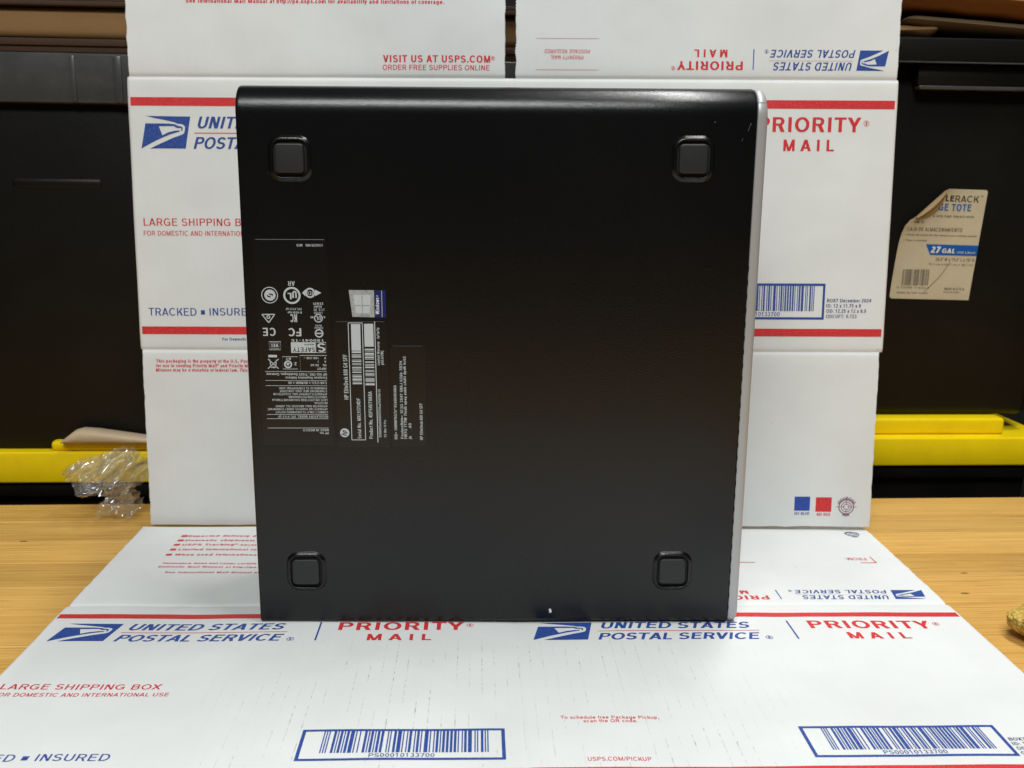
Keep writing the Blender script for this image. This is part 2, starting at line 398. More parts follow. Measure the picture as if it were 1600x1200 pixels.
    if ch == 'f': R(.09, 0, .09 + tv, .80); R(.0, X - th, .27, X); rib(arcp(.09 + .18, .82, .18 - h, .19 - hh, 180, 85, 6)); return Q, .29
    if ch == 'k': R(.06, 0, .06 + tv, 1); s = tv * 1.25; Dg(.06 + tv + .02, .26, .50 - s / 2, X, s); Dg(.52 - s / 2, 0, .06 + tv + .12, .42, s); return Q, .52
    if ch == 's': ry = (X + .02 - th) / 4; rib(arcp(.25, X + .01 - hh - ry, .20 - h, ry, 20, 270, 10) + arcp(.25, -.01 + hh + ry, .22 - h, ry, 90, -158, 10)[1:]); return Q, .50
    if ch in 'vy':
        s = tv * 1.1; Dg(.25, 0, s / 2, X, s); Dg(.25, 0, .50 - s / 2, X, s)
        if ch == 'y': Dg(.14, -.27, .26, .05, s)
        return Q, .50
    if ch == 'w': s = tv * 1.05; Dg(.20, 0, s / 2, X, s); Dg(.20, 0, .37, X, s); Dg(.54, 0, .37, X, s); Dg(.54, 0, .74 - s / 2, X, s); return Q, .74
    if ch == 'x': s = tv * 1.2; Dg(s / 2, 0, .48 - s / 2, X, s); Dg(.48 - s / 2, 0, s / 2, X, s); return Q, .48
    if ch == 'z': R(.03, 0, .46, th); R(.04, X - th, .46, X); Dg(.04 + tv * .6, th, .46 - tv * .6, X - th, tv * 1.2); return Q, .49
    if ch == '0': rib(arcp(.29, .5, .25 - h, .51 - hh, 0, 360, 20)); return Q, .58
    if ch == '1': R(.24, 0, .24 + tv, 1); Dg(.10, .74, .24 + tv * .4, 1, tv); return Q, .58
    if ch == '2': rib(arcp(.28, .70, .23 - h, .31 - hh, 165, -30, 12) + [(.06 + h, th)]); R(.05, 0, .53, th); return Q, .58
    if ch == '3': rib(arcp(.28, .755, .21 - h, .255 - hh, 160, -90, 12)); rib(arcp(.28, .27, .24 - h, .28 - hh, 90, -160, 12)); return Q, .58
    if ch == '4': R(.36, 0, .36 + tv, 1); R(.03, .22, .55, .22 + th); Dg(.05 + tv * .4, .22 + th, .36 + tv * .4, 1, tv * 1.2); return Q, .58
    if ch == '5': R(.10, 1 - th, .50, 1); R(.08, .45, .08 + tv, 1); rib(arcp(.27, .32, .25 - h, .33 - hh, 130, -160, 14)); return Q, .58
    if ch == '6': rib(arcp(.29, .31, .24 - h, .32 - hh, 0, 360, 16)); rib(arcp(.33, .52, .28 - h, .49 - hh, 70, 190, 8)); return Q, .58
    if ch == '7': R(.04, 1 - th, .53, 1); Dg(.20, 0, .53 - tv * .6, 1 - th, tv * 1.1); return Q, .58
    if ch == '8': rib(arcp(.29, .755, .21 - h, .255 - hh, 0, 360, 16)); rib(arcp(.29, .27, .25 - h, .28 - hh, 0, 360, 16)); return Q, .58
    if ch == '9': rib(arcp(.29, .69, .24 - h, .32 - hh, 0, 360, 16)); rib(arcp(.25, .48, .28 - h, .49 - hh, -110, 10, 8)); return Q, .58
    if ch == ',': R(.06, -.14, .06 + t, t); return Q, .12 + t
    if ch == ':': R(.06, 0, .06 + t, t); R(.06, .5, .06 + t, .5 + t); return Q, .12 + t
    if ch == '/': Dg(.03, -.02, .30, 1.02, tv * .9); return Q, .32
    if ch in '()': rib(arcp(.32 if ch == '(' else 0, .42, .24 - h, .62 - hh, 125, 235, 8) if ch == '(' else arcp(.0, .42, .24 - h, .62 - hh, 55, -55, 8)); return Q, .30
    if ch == '*': R(.12, .62, .12 + tv * .8, 1); Dg(.06, .72, .26, .9, tv * .8); Dg(.26, .72, .06, .9, tv * .8); return Q, .34
    if ch == '#': R(.15, 0, .15 + tv * .8, 1); R(.36, 0, .36 + tv * .8, 1); R(.03, .3, .55, .3 + th * .8); R(.03, .6, .55, .6 + th * .8); return Q, .58
    if ch == '+': R(.05, .33, .50, .33 + th); R(.275 - h, .12, .275 + h, .58); return Q, .56
    if ch == '=': R(.05, .25, .50, .25 + th); R(.05, .52, .50, .52 + th); return Q, .56
    if ch == '~': rib([(.04, .38), (.14, .46), (.26, .42), (.38, .38), (.50, .46)]); return Q, .54
    if ch == '$': g2, a2 = glyph('S', t); Q += g2; R(.34 - h * .7, -.1, .34 + h * .7, 1.1); return Q, a2
    if ch == '"': R(.05, .68, .05 + tv * .8, 1); R(.20, .68, .20 + tv * .8, 1); return Q, .32
    if ch == '•': R(.04, .25, .30, .51); return Q, .34
    if ch == '®': rib(arcp(.2, .80, .19 - h * .5, .19 - hh * .5, 0, 360, 12)); R(.14, .7, .19, .9); return Q, .42
    if ch in 'ÄÅÁó':
        g2, a2 = glyph('A' if ch != 'ó' else 'o', t); Q += g2; R(.24, 1.08 if ch != 'ó' else .82, .44, 1.20 if ch != 'ó' else .94); return Q, a2
    if ch == '&': return glyph('8', t)
    return None, 0

def stroke_text(body, t=.15, italic=0.0, track=0.0):
    V = []; Fc = []; x = 0; z = []
    for ch in body:
        g, adv = glyph(ch, t)
        if g is None: return None
        for k, q in enumerate(g):
            n = len(V); V += [(x + a + italic * b, b, .0 + .002 * k) for a, b in q]
            ar = sum(q[i][0] * q[(i + 1) % 4][1] - q[(i + 1) % 4][0] * q[i][1] for i in range(4))
            f = (n, n + 1, n + 2, n + 3); Fc.append(f if ar > 0 else tuple(reversed(f)))
        x += adv + .03 + track
    return V, Fc

_V, _ = text_verts('H'); CAP = max(v[1] for v in _V)

class Print:
    """collects flat print in (u, v) mm; v grows downward"""
    def __init__(s, name='printed_mark'): s.groups = []; s.base = name; s.cur = None
    def start(s, name):
        s.cur = (name, {}, {}); s.groups.append(s.cur); s.V, s.F = s.cur[1], s.cur[2]; return s
    def add(s, col, V, Fc, z=0):
        if s.cur is None: s.start(s.base)
        L = s.V.setdefault(col, []); G = s.F.setdefault(col, []); n = len(L)
        L += [(p[0], p[1], z + (p[2] if len(p) > 2 else 0)) for p in V]; G += [tuple(i + n for i in f) for f in Fc]
    def text(s, t, u, v, w, h, r=0, c='red', ref=None, b=0, it=0, sp=0, z=0, slope=0, **kw):
        s.start('lettering')
        if t == '®':
            k = w / 2; sg = -1 if r == 180 else 1
            cx, cy = (u + sg * k, v - sg * h / 2) if r != 90 else (u - h / 2, v - k)
            s.ring(cx, cy, k, k * .16, c); g, _a = glyph('R', .2)
            for q in g:
                if r == 90: s.poly([(cx - (y_ - .5) * k * 1.1, cy - (x_ - .35) * k * 1.1) for x_, y_ in q], c)
                else: s.poly([(cx + sg * (x_ - .35) * k * 1.1, cy - sg * (y_ - .5) * k * 1.1) for x_, y_ in q], c)
            s.cur = None; return
        spc = 1.14 if sp else 1.0
        res = 1 if h < 4.5 else 3
        wt = .125 + .055 * b if b < 2 else .18
        st = stroke_text(t, wt, it, .0 if sp == 1 else .24 if sp == 3 else -.05 if sp == 2 else 0) 
        if st: V, Fc = st; cap = 1.0
        else: V, Fc = text_verts(t, min(b, 1.0), it, spc, res); cap = CAP
        if not V: return
        x0 = min(p[0] for p in V)
        if not ref: rV = V
        elif st: rV = stroke_text(ref, wt, it, .0 if sp == 1 else .24 if sp == 3 else -.05 if sp == 2 else 0)[0]
        else: rV = text_verts(ref, min(b, 1.0), it, spc, 1)[0]
        rw = max(p[0] for p in rV) - min(p[0] for p in rV)
        sx = w / rw; sy = h / cap; out = []
        for p in V:
            X = (p[0] - x0) * sx; Y = p[1] * sy; q = (p[2],) if len(p) > 2 else (0,)
            if r == 0: out.append((u + X, v - Y - slope * X) + q)
            elif r == 180: out.append((u - X, v + Y) + q)
            else: out.append((u - Y, v - X) + q)
        s.add(c, out, Fc, z); s.cur = None
    def poly(s, pts, c, z=0):
        from mathutils.geometry import tessellate_polygon
        tr = tessellate_polygon([[Vector((x, -y, 0)) for x, y in pts]])
        fs = []
        for f in tr:
            a, b_, d = [pts[i] for i in f]
            cr = (b_[0] - a[0]) * -(d[1] - a[1]) + (b_[1] - a[1]) * (d[0] - a[0])
            fs.append(tuple(f) if cr > 0 else tuple(reversed(f)))
        s.add(c, pts, fs, z)
    def rect(s, a, b, c, z=0, du=1e9):
        if abs(b[1] - a[1]) > 4 and abs(b[0] - a[0]) < 4 and a[1] != b[1]:
            m_ = int(abs(b[1] - a[1]) / 3) + 1
            for j in range(m_):
                y0 = a[1] + (b[1] - a[1]) * j / m_; y1 = a[1] + (b[1] - a[1]) * (j + 1) / m_
                s.add(c, [(a[0], y1), (b[0], y1), (b[0], y0), (a[0], y0)], [(0, 1, 2, 3)], z)
            return
        n = max(1, int(abs(b[0] - a[0]) / min(du, 3.0)))
        for i in range(n):
            x0 = a[0] + (b[0] - a[0]) * i / n; x1 = a[0] + (b[0] - a[0]) * (i + 1) / n
            s.add(c, [(x0, b[1]), (x1, b[1]), (x1, a[1]), (x0, a[1])], [(0, 1, 2, 3)], z)
    def frame(s, a, b, w, c):
        s.rect(a, (b[0], a[1] + w), c); s.rect((a[0], b[1] - w), b, c); s.rect((a[0], a[1] + w), (a[0] + w, b[1] - w), c); s.rect((b[0] - w, a[1] + w), (b[0], b[1] - w), c)
    def line(s, a, b, w, c, z=0):
        dx, dy = b[0] - a[0], b[1] - a[1]; L = math.hypot(dx, dy) or 1; nx, ny = -dy / L * w / 2, dx / L * w / 2
        s.poly([(a[0] + nx, a[1] + ny), (b[0] + nx, b[1] + ny), (b[0] - nx, b[1] - ny), (a[0] - nx, a[1] - ny)], c, z)
    def ring(s, cx, cy, r, w, c, n=28, z=0):
        V = []; Fc = []
        for i in range(n):
            a = 2 * math.pi * i / n
            V += [(cx + r * math.cos(a), cy + r * math.sin(a)), (cx + (r - w) * math.cos(a), cy + (r - w) * math.sin(a))]
        for i in range(n):
            j = (i + 1) % n; Fc.append((2 * i, 2 * i + 1, 2 * j + 1, 2 * j))
        s.add(c, V, Fc, z)
    def disc(s, cx, cy, r, c, n=24): s.poly([(cx + r * math.cos(2 * math.pi * i / n), cy + r * math.sin(2 * math.pi * i / n)) for i in range(n)], c)
    def items(s, L):
        for d in L:
            k = d['k']
            if k != 'T': s.start({'R': 'printed_rule', 'L': 'printed_rule', 'P': 'printed_mark', 'C': 'printed_ring'}[k])
            if k == 'T': s.text(**{a: b for a, b in d.items() if a not in ('k', 'c2')})
            elif k == 'P': s.poly([tuple(p) for p in d['p']], d['c'])
            elif k == 'R': s.rect(d['a'], d['b'], d['c'])
            elif k == 'L': s.line(d['a'], d['b'], d['w'], d['c'])
            elif k == 'C':
                if d.get('fill'): s.disc(*d['p'], d['rad'], d['c'])
                else: s.ring(*d['p'], d['rad'], d.get('w', .5), d['c'])
        return s
    def build(s, name, parent, lift=0.16, warp=None, origin=(0, 0)):
        for nm, VV, FF in s.groups:
            for col, V in VV.items():
                out = []
                for x, y, z in V:
                    h = (warp(x, y) if warp else 0.0) + lift * (1 + z)
                    out.append((x - origin[0], -(y - origin[1]), h))
                o = mesh_obj(name if nm == 'printed_mark' else nm, out, FF[col], INK[col], parent)
                if name == 'barcode' and nm != 'lettering' or nm in STUFFY: o['kind'] = 'stuff'

PRINT = {}
STUFFY = ('bars', 'registration_mark', 'approval_mark')
PRINT['tl'] = [
 {"k":"T","t":"VISIT US AT USPS.COM","u":212.45,"v":-11.77,"w":84.11,"h":5.33,"r":0,"c":"red","b":1},
 {"k":"T","t":"®","u":297.06,"v":-14.13,"w":3.01,"h":1.94,"r":0,"c":"red"},
 {"k":"T","t":"ORDER FREE SUPPLIES ONLINE","u":212.11,"v":-5.95,"w":83.95,"h":3.88,"r":0,"c":"red"},
 {"k":"T","t":"See International Mail Manual at http://pe.usps.com for availability and limitations of coverage.","u":59.68,"v":-55.66,"w":200.97,"h":3.09,"r":0,"c":"red","b":1},
 {"k":"T","t":"Expected delivery date specified for use in most cases.","u":56.05,"v":-131.16,"w":54.08,"h":3.9,"r":0,"c":"red","ref":"Expected delivery d","b":1},
 {"k":"R","a":[50.19,-135.59],"b":[55.03,-131.15],"c":"red"},
 {"k":"T","t":"Domestic shipments include $100 of insurance (restrictions apply).*","u":56.35,"v":-120.97,"w":55.19,"h":3.9,"r":0,"c":"red","ref":"Domestic shipments","b":1},
 {"k":"R","a":[50.06,-125.3],"b":[54.84,-120.97],"c":"red"},
 {"k":"T","t":"USPS Tracking® service included for domestic and many international destinations.","u":56.65,"v":-111.04,"w":57.78,"h":3.9,"r":0,"c":"red","ref":"USPS Tracking® servi","b":1},
 {"k":"R","a":[49.93,-115.27],"b":[54.66,-111.04],"c":"red"},
 {"k":"T","t":"Limited international insurance.**","u":56.65,"v":-100.66,"w":60.26,"h":3.9,"r":0,"c":"red","ref":"Limited international in","b":1},
 {"k":"R","a":[50.01,-104.78],"b":[54.68,-100.66],"c":"red"},
 {"k":"T","t":"When used internationally, a customs declaration form is required.","u":56.83,"v":-89.87,"w":62.38,"h":3.9,"r":0,"c":"red","ref":"When used internationa","b":1},
 {"k":"R","a":[50.05,-93.89],"b":[54.65,-89.87],"c":"red"},
 {"k":"T","t":"*Insurance does not cover certain items. For details regarding claims exclusions see the","u":52.02,"v":-72.96,"w":70.82,"h":3.1,"r":0,"c":"red","ref":"*Insurance does not cover certain","b":1},
 {"k":"T","t":"Domestic Mail Manual at http://pe.usps.com.","u":52.01,"v":-66.02,"w":72.31,"h":3.1,"r":0,"c":"red","ref":"Domestic Mail Manual at http://pe","b":1},
]
PRINT['tr'] = [
 {"k":"R","a":[332.6,-30.44],"b":[381.7,-30.21],"c":"red"},
 {"k":"R","a":[332.28,-6.74],"b":[381.61,-6.49],"c":"red"},
 {"k":"T","t":"POSTAGE REQUIRED","u":374.57,"v":-22.11,"w":35.38,"h":2.9,"r":180,"c":"red"},
 {"k":"T","t":"PRIORITY MAIL","u":369.61,"v":-17.59,"w":25.86,"h":2.91,"r":180,"c":"red"},
 {"k":"T","t":"PRIORITY","u":495.19,"v":-13.66,"w":51.83,"h":6.56,"r":180,"c":"red","b":1,"sp":1},
 {"k":"T","t":"®","u":441.96,"v":-9.51,"w":3.02,"h":2.43,"r":180,"c":"red"},
 {"k":"T","t":"MAIL","u":482.79,"v":-22.56,"w":26.12,"h":5.81,"r":180,"c":"red","b":1,"sp":3},
 {"k":"P","p":[[503.03,-22.9],[503.88,-22.91],[503.8,-7.39],[502.99,-7.38]],"c":"blue"},
 {"k":"T","t":"UNITED STATES","u":580.86,"v":-13.11,"w":61.96,"h":6.08,"r":180,"c":"blue","it":0.2,"b":0.6},
 {"k":"T","t":"POSTAL SERVICE","u":583.36,"v":-22.58,"w":67.38,"h":5.81,"r":180,"c":"blue","it":0.2,"b":0.6},
 {"k":"T","t":"®","u":514.97,"v":-22.24,"w":3.02,"h":1.94,"r":180,"c":"blue"},
 {"k":"R","a":[515.3,-14.34],"b":[581.8,-14.19],"c":"red"},
 {"k":"P","p":[[596.48,-87.24],[597.24,-87.24],[597.8,-74.44],[596.8,-74.44]],"c":"red"},
 {"k":"P","p":[[585.35,-75.25],[597.86,-75.23],[597.7,-74.18],[584.96,-74.2]],"c":"red"},
 {"k":"T","t":"FROM:","u":592.15,"v":-85.22,"w":16.21,"h":5.35,"r":180,"c":"red"},
 {"k":"P","p":[[489.85,-75.93],[502.76,-75.91],[502.97,-74.86],[489.58,-74.89]],"c":"red"},
]
PRINT['bl'] = [
 {"k":"T","t":"This packaging is the property of the U.S. Postal Service® and is provided solely","u":23.22,"v":226.52,"w":74.87,"h":2.64,"r":0,"c":"red","ref":"This packaging is the property of the U.S. Pos","b":1},
 {"k":"T","t":"for use in sending Priority Mail® and Priority Mail International® shipments.","u":23.04,"v":230.33,"w":74.92,"h":2.64,"r":0,"c":"red","ref":"for use in sending Priority Mail® and Priority M","b":1},
 {"k":"T","t":"Misuses may be a violation of federal law. This package is not for resale.","u":22.86,"v":233.93,"w":74.97,"h":2.65,"r":0,"c":"red","ref":"Misuses may be a violation of federal law. This","b":1},
]
PRINT['br'] = [
 {"k":"R","a":[552.1,337.92],"b":[565.15,350.04],"c":"swblue"},
 {"k":"R","a":[569.96,338.42],"b":[583.28,350.93],"c":"red"},
 {"k":"T","t":"301 BLUE","u":552.13,"v":353.69,"w":12.92,"h":2.38,"r":0,"c":"blue","c2":1,"b":1},
 {"k":"T","t":"485 RED","u":571.02,"v":354.46,"w":11.58,"h":2.39,"r":0,"c":"red","b":1},
]
PRINT['pl'] = [
 {"k":"T","t":"LARGE SHIPPING BOX","u":18.82,"v":115.82,"w":69.27,"h":5.83,"r":0,"c":"red","ref":"LARGE SHIPPING"},
 {"k":"T","t":"FOR DOMESTIC AND INTERNATIONAL USE","u":18.42,"v":123.7,"w":77.08,"h":3.82,"r":0,"c":"red","ref":"FOR DOMESTIC AND INTERNATIO"},
 {"k":"T","t":"TRACKED","u":19.1,"v":188.07,"w":38.99,"h":6.25,"r":0,"c":"blue"},
 {"k":"T","t":"INSURED","u":68.67,"v":187.78,"w":36.37,"h":5.99,"r":0,"c":"blue"},
 {"k":"R","a":[61.65,183.48],"b":[64.88,187.11],"c":"blue"},
 {"k":"T","t":"For Domestic and International Use","u":78.1,"v":208.24,"w":19.58,"h":2.36,"r":0,"c":"blue","ref":"For Domestic","b":1},
]
PRINT['pr'] = [
 {"k":"T","t":"BOX7 December 2024","u":570.78,"v":175.11,"w":36.0,"h":2.81,"r":0,"c":"navy","b":0.6},
 {"k":"T","t":"ID: 12 x 11.75 x 8","u":570.48,"v":179.38,"w":28.2,"h":2.81,"r":0,"c":"navy","b":0.6},
 {"k":"T","t":"OD: 12.25 x 12 x 8.5","u":570.69,"v":183.66,"w":32.4,"h":2.82,"r":0,"c":"navy","b":0.6},
 {"k":"T","t":"ODCUFT: 0.723","u":570.65,"v":187.99,"w":24.84,"h":2.82,"r":0,"c":"navy","b":0.6},
 {"k":"T","t":"To schedule free Package Pickup,","u":334.79,"v":151.01,"w":53.76,"h":3.04,"r":0,"c":"red"},
 {"k":"T","t":"scan the QR code.","u":346.96,"v":154.75,"w":29.48,"h":3.0,"r":0,"c":"red"},
 {"k":"T","t":"USPS.COM/PICKUP","u":345.43,"v":191.48,"w":32.4,"h":3.42,"r":0,"c":"red"},
]
PRINT['reg'] = [
 {"k":"T","t":"L16G70-006   M10","u":44.99,"v":90.81,"w":15.35,"h":1.53,"r":180,"c":"lab","b":0.4},
 {"k":"T","t":"AR","u":27.5,"v":113.22,"w":4.14,"h":2.81,"r":180,"c":"lab","b":0.4},
 {"k":"T","t":"LISTED","u":43.45,"v":131.89,"w":5.07,"h":1.31,"r":180,"c":"lab","b":0.4},
 {"k":"T","t":"I.T.E. PC","u":44.69,"v":129.83,"w":6.62,"h":1.46,"r":180,"c":"lab","b":0.4},
 {"k":"T","t":"82MB","u":43.2,"v":128.14,"w":4.67,"h":1.18,"r":180,"c":"lab","b":0.4},
 {"k":"T","t":"E93839","u":44.05,"v":126.17,"w":5.84,"h":1.5,"r":180,"c":"lab","b":0.4},
 {"k":"T","t":"R-REM-HpI-","u":30.98,"v":131.73,"w":8.96,"h":1.27,"r":180,"c":"lab","b":0.4},
 {"k":"T","t":"TPC-F111-SF","u":31.08,"v":129.48,"w":9.73,"h":1.38,"r":180,"c":"lab","b":0.4},
 {"k":"T","t":"R34334","u":43.49,"v":141.33,"w":5.09,"h":1.08,"r":180,"c":"lab","b":0.4},
 {"k":"T","t":"RoHS","u":42.76,"v":139.94,"w":3.91,"h":1.07,"r":180,"c":"lab","b":0.4},
 {"k":"T","t":"180041-15","u":43.99,"v":148.88,"w":20.01,"h":1.52,"r":180,"c":"lab","b":0.4},
 {"k":"T","t":"V     100-240 ~","u":44.76,"v":160.06,"w":13.79,"h":1.33,"r":180,"c":"lab","b":0.4},
 {"k":"T","t":"A       3","u":44.68,"v":162.32,"w":5.13,"h":1.38,"r":180,"c":"lab","b":0.4},
 {"k":"T","t":"Hz    50-60","u":44.6,"v":164.51,"w":9.47,"h":1.38,"r":180,"c":"lab","b":0.4},
 {"k":"T","t":"INPUT","u":44.52,"v":166.7,"w":5.53,"h":1.46,"r":180,"c":"lab","b":0.4},
 {"k":"T","t":"HP HQ-TRE, 71025 Boeblingen, Germany","u":44.78,"v":170.19,"w":37.15,"h":1.63,"r":180,"c":"lab","b":0.4},
 {"k":"T","t":"European Regulatory Address:","u":44.7,"v":172.51,"w":25.72,"h":1.51,"r":180,"c":"lab","b":0.4},
 {"k":"T","t":"CAN ICES-3 (B)/NMB-3 (B)","u":44.59,"v":175.61,"w":23.77,"h":1.51,"r":180,"c":"lab","b":0.4},
 {"k":"T","t":"FORBINDELSE TIL STIKPROPPENS JORD.","u":44.46,"v":179.17,"w":29.75,"h":1.35,"r":180,"c":"lab","b":0.4},
 {"k":"T","t":"STIKKONTAKT MED JORD, SOM GIVER","u":44.59,"v":181.06,"w":29.17,"h":1.31,"r":180,"c":"lab","b":0.4},
 {"k":"T","t":"APPARATETS STIKPROP SKAL TILSLUTTES EN","u":44.52,"v":182.95,"w":33.16,"h":1.32,"r":180,"c":"lab","b":0.4},
 {"k":"T","t":"VARUSTETTUUN PISTORASIAAN.","u":44.45,"v":184.84,"w":24.05,"h":1.32,"r":180,"c":"lab","b":0.4},
 {"k":"T","t":"LAITE ON LIITETTÄVÄ SUOJAKOSKETTIMILLA","u":44.58,"v":186.73,"w":34.2,"h":1.32,"r":180,"c":"lab","b":0.4},
 {"k":"T","t":"NATTUTTAG.","u":44.51,"v":188.63,"w":8.36,"h":1.32,"r":180,"c":"lab","b":0.4},
 {"k":"T","t":"APPARATEN SKALL ANSLUTAS TILL JORDAT","u":44.44,"v":190.69,"w":32.26,"h":1.32,"r":180,"c":"lab","b":0.4},
 {"k":"T","t":"APPARATET MÅ TILKOPLES JORDET STIKKONTAKT.","u":44.37,"v":192.59,"w":37.46,"h":1.32,"r":180,"c":"lab","b":0.4},
 {"k":"T","t":"CONNECT ONLY TO GROUNDED OUTLET","u":44.7,"v":194.54,"w":32.71,"h":1.37,"r":180,"c":"lab","b":0.4},
 {"k":"T","t":"REGULATORY MODEL TPC-F111-SF","u":44.6,"v":197.31,"w":31.14,"h":1.45,"r":180,"c":"lab","b":0.4},
 {"k":"T","t":"MADE IN MEXICO","u":44.68,"v":206.14,"w":16.03,"h":1.42,"r":180,"c":"lab","b":0.4},
 {"k":"T","t":"HP Inc.","u":44.61,"v":208.15,"w":6.02,"h":1.42,"r":180,"c":"lab","b":0.4},
 {"k":"R","a":[6.9,169.09],"b":[44.82,169.34],"c":"lab"},
 {"k":"R","a":[6.81,174.79],"b":[44.81,175.04],"c":"lab"},
 {"k":"R","a":[6.84,178.1],"b":[44.69,178.35],"c":"lab"},
 {"k":"R","a":[6.71,196.58],"b":[44.61,196.86],"c":"lab"},
 {"k":"R","a":[6.58,199.27],"b":[44.72,199.56],"c":"lab"},
 {"k":"R","a":[6.68,205.31],"b":[44.7,205.6],"c":"lab"},
 {"k":"R","a":[28.66,158.89],"b":[45.18,159.25],"c":"lab"},
 {"k":"R","a":[28.64,159.29],"b":[28.7,169.01],"c":"lab"},
 {"k":"C","p":[12.0,121.76],"rad":5.04,"c":"lab","w":0.5},
 {"k":"C","p":[12.2,121.76],"rad":3.41,"c":"lab","w":1.6},
 {"k":"T","t":"S","u":13.83,"v":119.99,"w":3.29,"h":3.92,"r":180,"c":"lab","b":1.5},
 {"k":"C","p":[25.46,121.91],"rad":5.24,"c":"lab","w":1.2},
 {"k":"T","t":"U","u":28.41,"v":119.15,"w":2.71,"h":4.31,"r":180,"c":"lab","b":1.5},
 {"k":"T","t":"L","u":25.25,"v":120.34,"w":2.33,"h":3.92,"r":180,"c":"lab","b":1.5},
 {"k":"C","p":[36.51,120.3],"rad":3.11,"c":"lab","w":1.0},
 {"k":"T","t":"TCO","u":38.49,"v":119.31,"w":4.27,"h":2.35,"r":180,"c":"lab","b":1},
 {"k":"P","p":[[39.69,118.33],[43.3,120.28],[39.54,122.25],[39.42,120.29]],"c":"lab"},
 {"k":"P","p":[[33.88,118.16],[31.66,120.32],[33.7,122.47],[33.4,120.31]],"c":"lab"},
 {"k":"L","a":[6.74,133.59],"b":[14.53,133.56],"w":0.6,"c":"lab"},
 {"k":"L","a":[14.53,133.56],"b":[10.58,138.73],"w":0.6,"c":"lab"},
 {"k":"L","a":[10.58,138.73],"b":[6.74,133.59],"w":0.6,"c":"lab"},
 {"k":"C","p":[10.56,135.16],"rad":1.17,"c":"lab","w":0.6},
 {"k":"T","t":"KC","u":27.99,"v":133.32,"w":4.09,"h":4.96,"r":180,"c":"lab","b":1},
 {"k":"C","p":[40.96,135.86],"rad":2.66,"c":"lab","w":0.6},
 {"k":"T","t":"UL","u":42.56,"v":134.66,"w":3.12,"h":2.38,"r":180,"c":"lab","b":1},
 {"k":"T","t":"c","u":45.1,"v":134.66,"w":1.17,"h":1.59,"r":180,"c":"lab","b":1},
 {"k":"T","t":"us","u":37.88,"v":134.68,"w":1.76,"h":1.59,"r":180,"c":"lab","b":1},
 {"k":"T","t":"CE","u":14.52,"v":141.9,"w":7.81,"h":4.99,"r":180,"c":"lab","b":0.8},
 {"k":"T","t":"FC","u":30.16,"v":142.05,"w":7.82,"h":4.99,"r":180,"c":"lab","b":1},
 {"k":"C","p":[40.99,145.21],"rad":2.67,"c":"lab","w":0.8},
 {"k":"R","a":[38.65,144.82],"b":[43.17,145.68],"c":"lab"},
 {"k":"R","a":[23.51,150.78],"b":[38.63,157.45],"c":"lab"},
 {"k":"T","t":"SAFETY","u":38.1,"v":154.03,"w":13.56,"h":2.82,"r":180,"c":"dark","b":0.3,"z":1},
 {"k":"T","t":"MARK","u":37.6,"v":151.7,"w":5.89,"h":1.04,"r":180,"c":"dark","z":1},
 {"k":"R","a":[39.01,150.74],"b":[45.09,151.04],"c":"lab"},
 {"k":"R","a":[38.76,157.13],"b":[44.86,157.43],"c":"lab"},
 {"k":"R","a":[39.0,151.06],"b":[39.08,157.13],"c":"lab"},
 {"k":"R","a":[44.77,151.04],"b":[44.87,157.11],"c":"lab"},
 {"k":"T","t":"S","u":44.49,"v":151.4,"w":4.91,"h":5.43,"r":180,"c":"lab","b":1},
 {"k":"R","a":[10.2,150.29],"b":[17.44,150.59],"c":"lab"},
 {"k":"R","a":[9.95,155.39],"b":[17.2,155.69],"c":"lab"},
 {"k":"R","a":[10.18,150.61],"b":[10.26,155.39],"c":"lab"},
 {"k":"R","a":[17.12,150.59],"b":[17.21,155.37],"c":"lab"},
 {"k":"R","a":[11.14,151.09],"b":[16.42,151.32],"c":"lab"},
 {"k":"R","a":[10.97,154.58],"b":[16.26,154.81],"c":"lab"},
 {"k":"R","a":[11.13,151.33],"b":[11.21,154.58],"c":"lab"},
 {"k":"R","a":[16.19,151.32],"b":[16.27,154.57],"c":"lab"},
 {"k":"T","t":"VEI","u":15.81,"v":151.88,"w":4.12,"h":2.01,"r":180,"c":"lab","b":1.2},
 {"k":"R","a":[9.39,158.77],"b":[14.62,160.29],"c":"lab"},
 {"k":"L","a":[9.06,161.35],"b":[15.27,167.41],"w":0.5,"c":"lab"},
 {"k":"L","a":[15.56,161.34],"b":[8.76,167.43],"w":0.5,"c":"lab"},
 {"k":"L","a":[10.22,161.76],"b":[10.58,166.61],"w":0.5,"c":"lab"},
 {"k":"L","a":[14.16,161.75],"b":[13.53,166.6],"w":0.5,"c":"lab"},
 {"k":"L","a":[9.8,166.41],"b":[14.13,166.4],"w":0.5,"c":"lab"},
 {"k":"L","a":[10.58,166.61],"b":[13.52,166.81],"w":0.5,"c":"lab"},
 {"k":"R","a":[17.99,159.72],"b":[27.23,160.02],"c":"lab"},
 {"k":"R","a":[18.03,167.49],"b":[27.09,167.79],"c":"lab"},
 {"k":"R","a":[17.98,160.04],"b":[17.95,167.49],"c":"lab"},
 {"k":"R","a":[27.03,160.02],"b":[27.03,167.47],"c":"lab"},
 {"k":"R","a":[24.51,160.03],"b":[24.5,167.47],"c":"lab"},
 {"k":"C","p":[21.23,164.68],"rad":2.48,"c":"lab","w":0.9},
 {"k":"T","t":"RT","u":23.08,"v":160.51,"w":3.15,"h":1.21,"r":180,"c":"lab","b":1},
 {"k":"T","t":"2","u":26.5,"v":163.33,"w":1.38,"h":2.02,"r":180,"c":"lab","b":1},
 {"k":"P","p":[[19.78,163.75],[22.54,163.75],[21.07,165.78]],"c":"lab"},
]
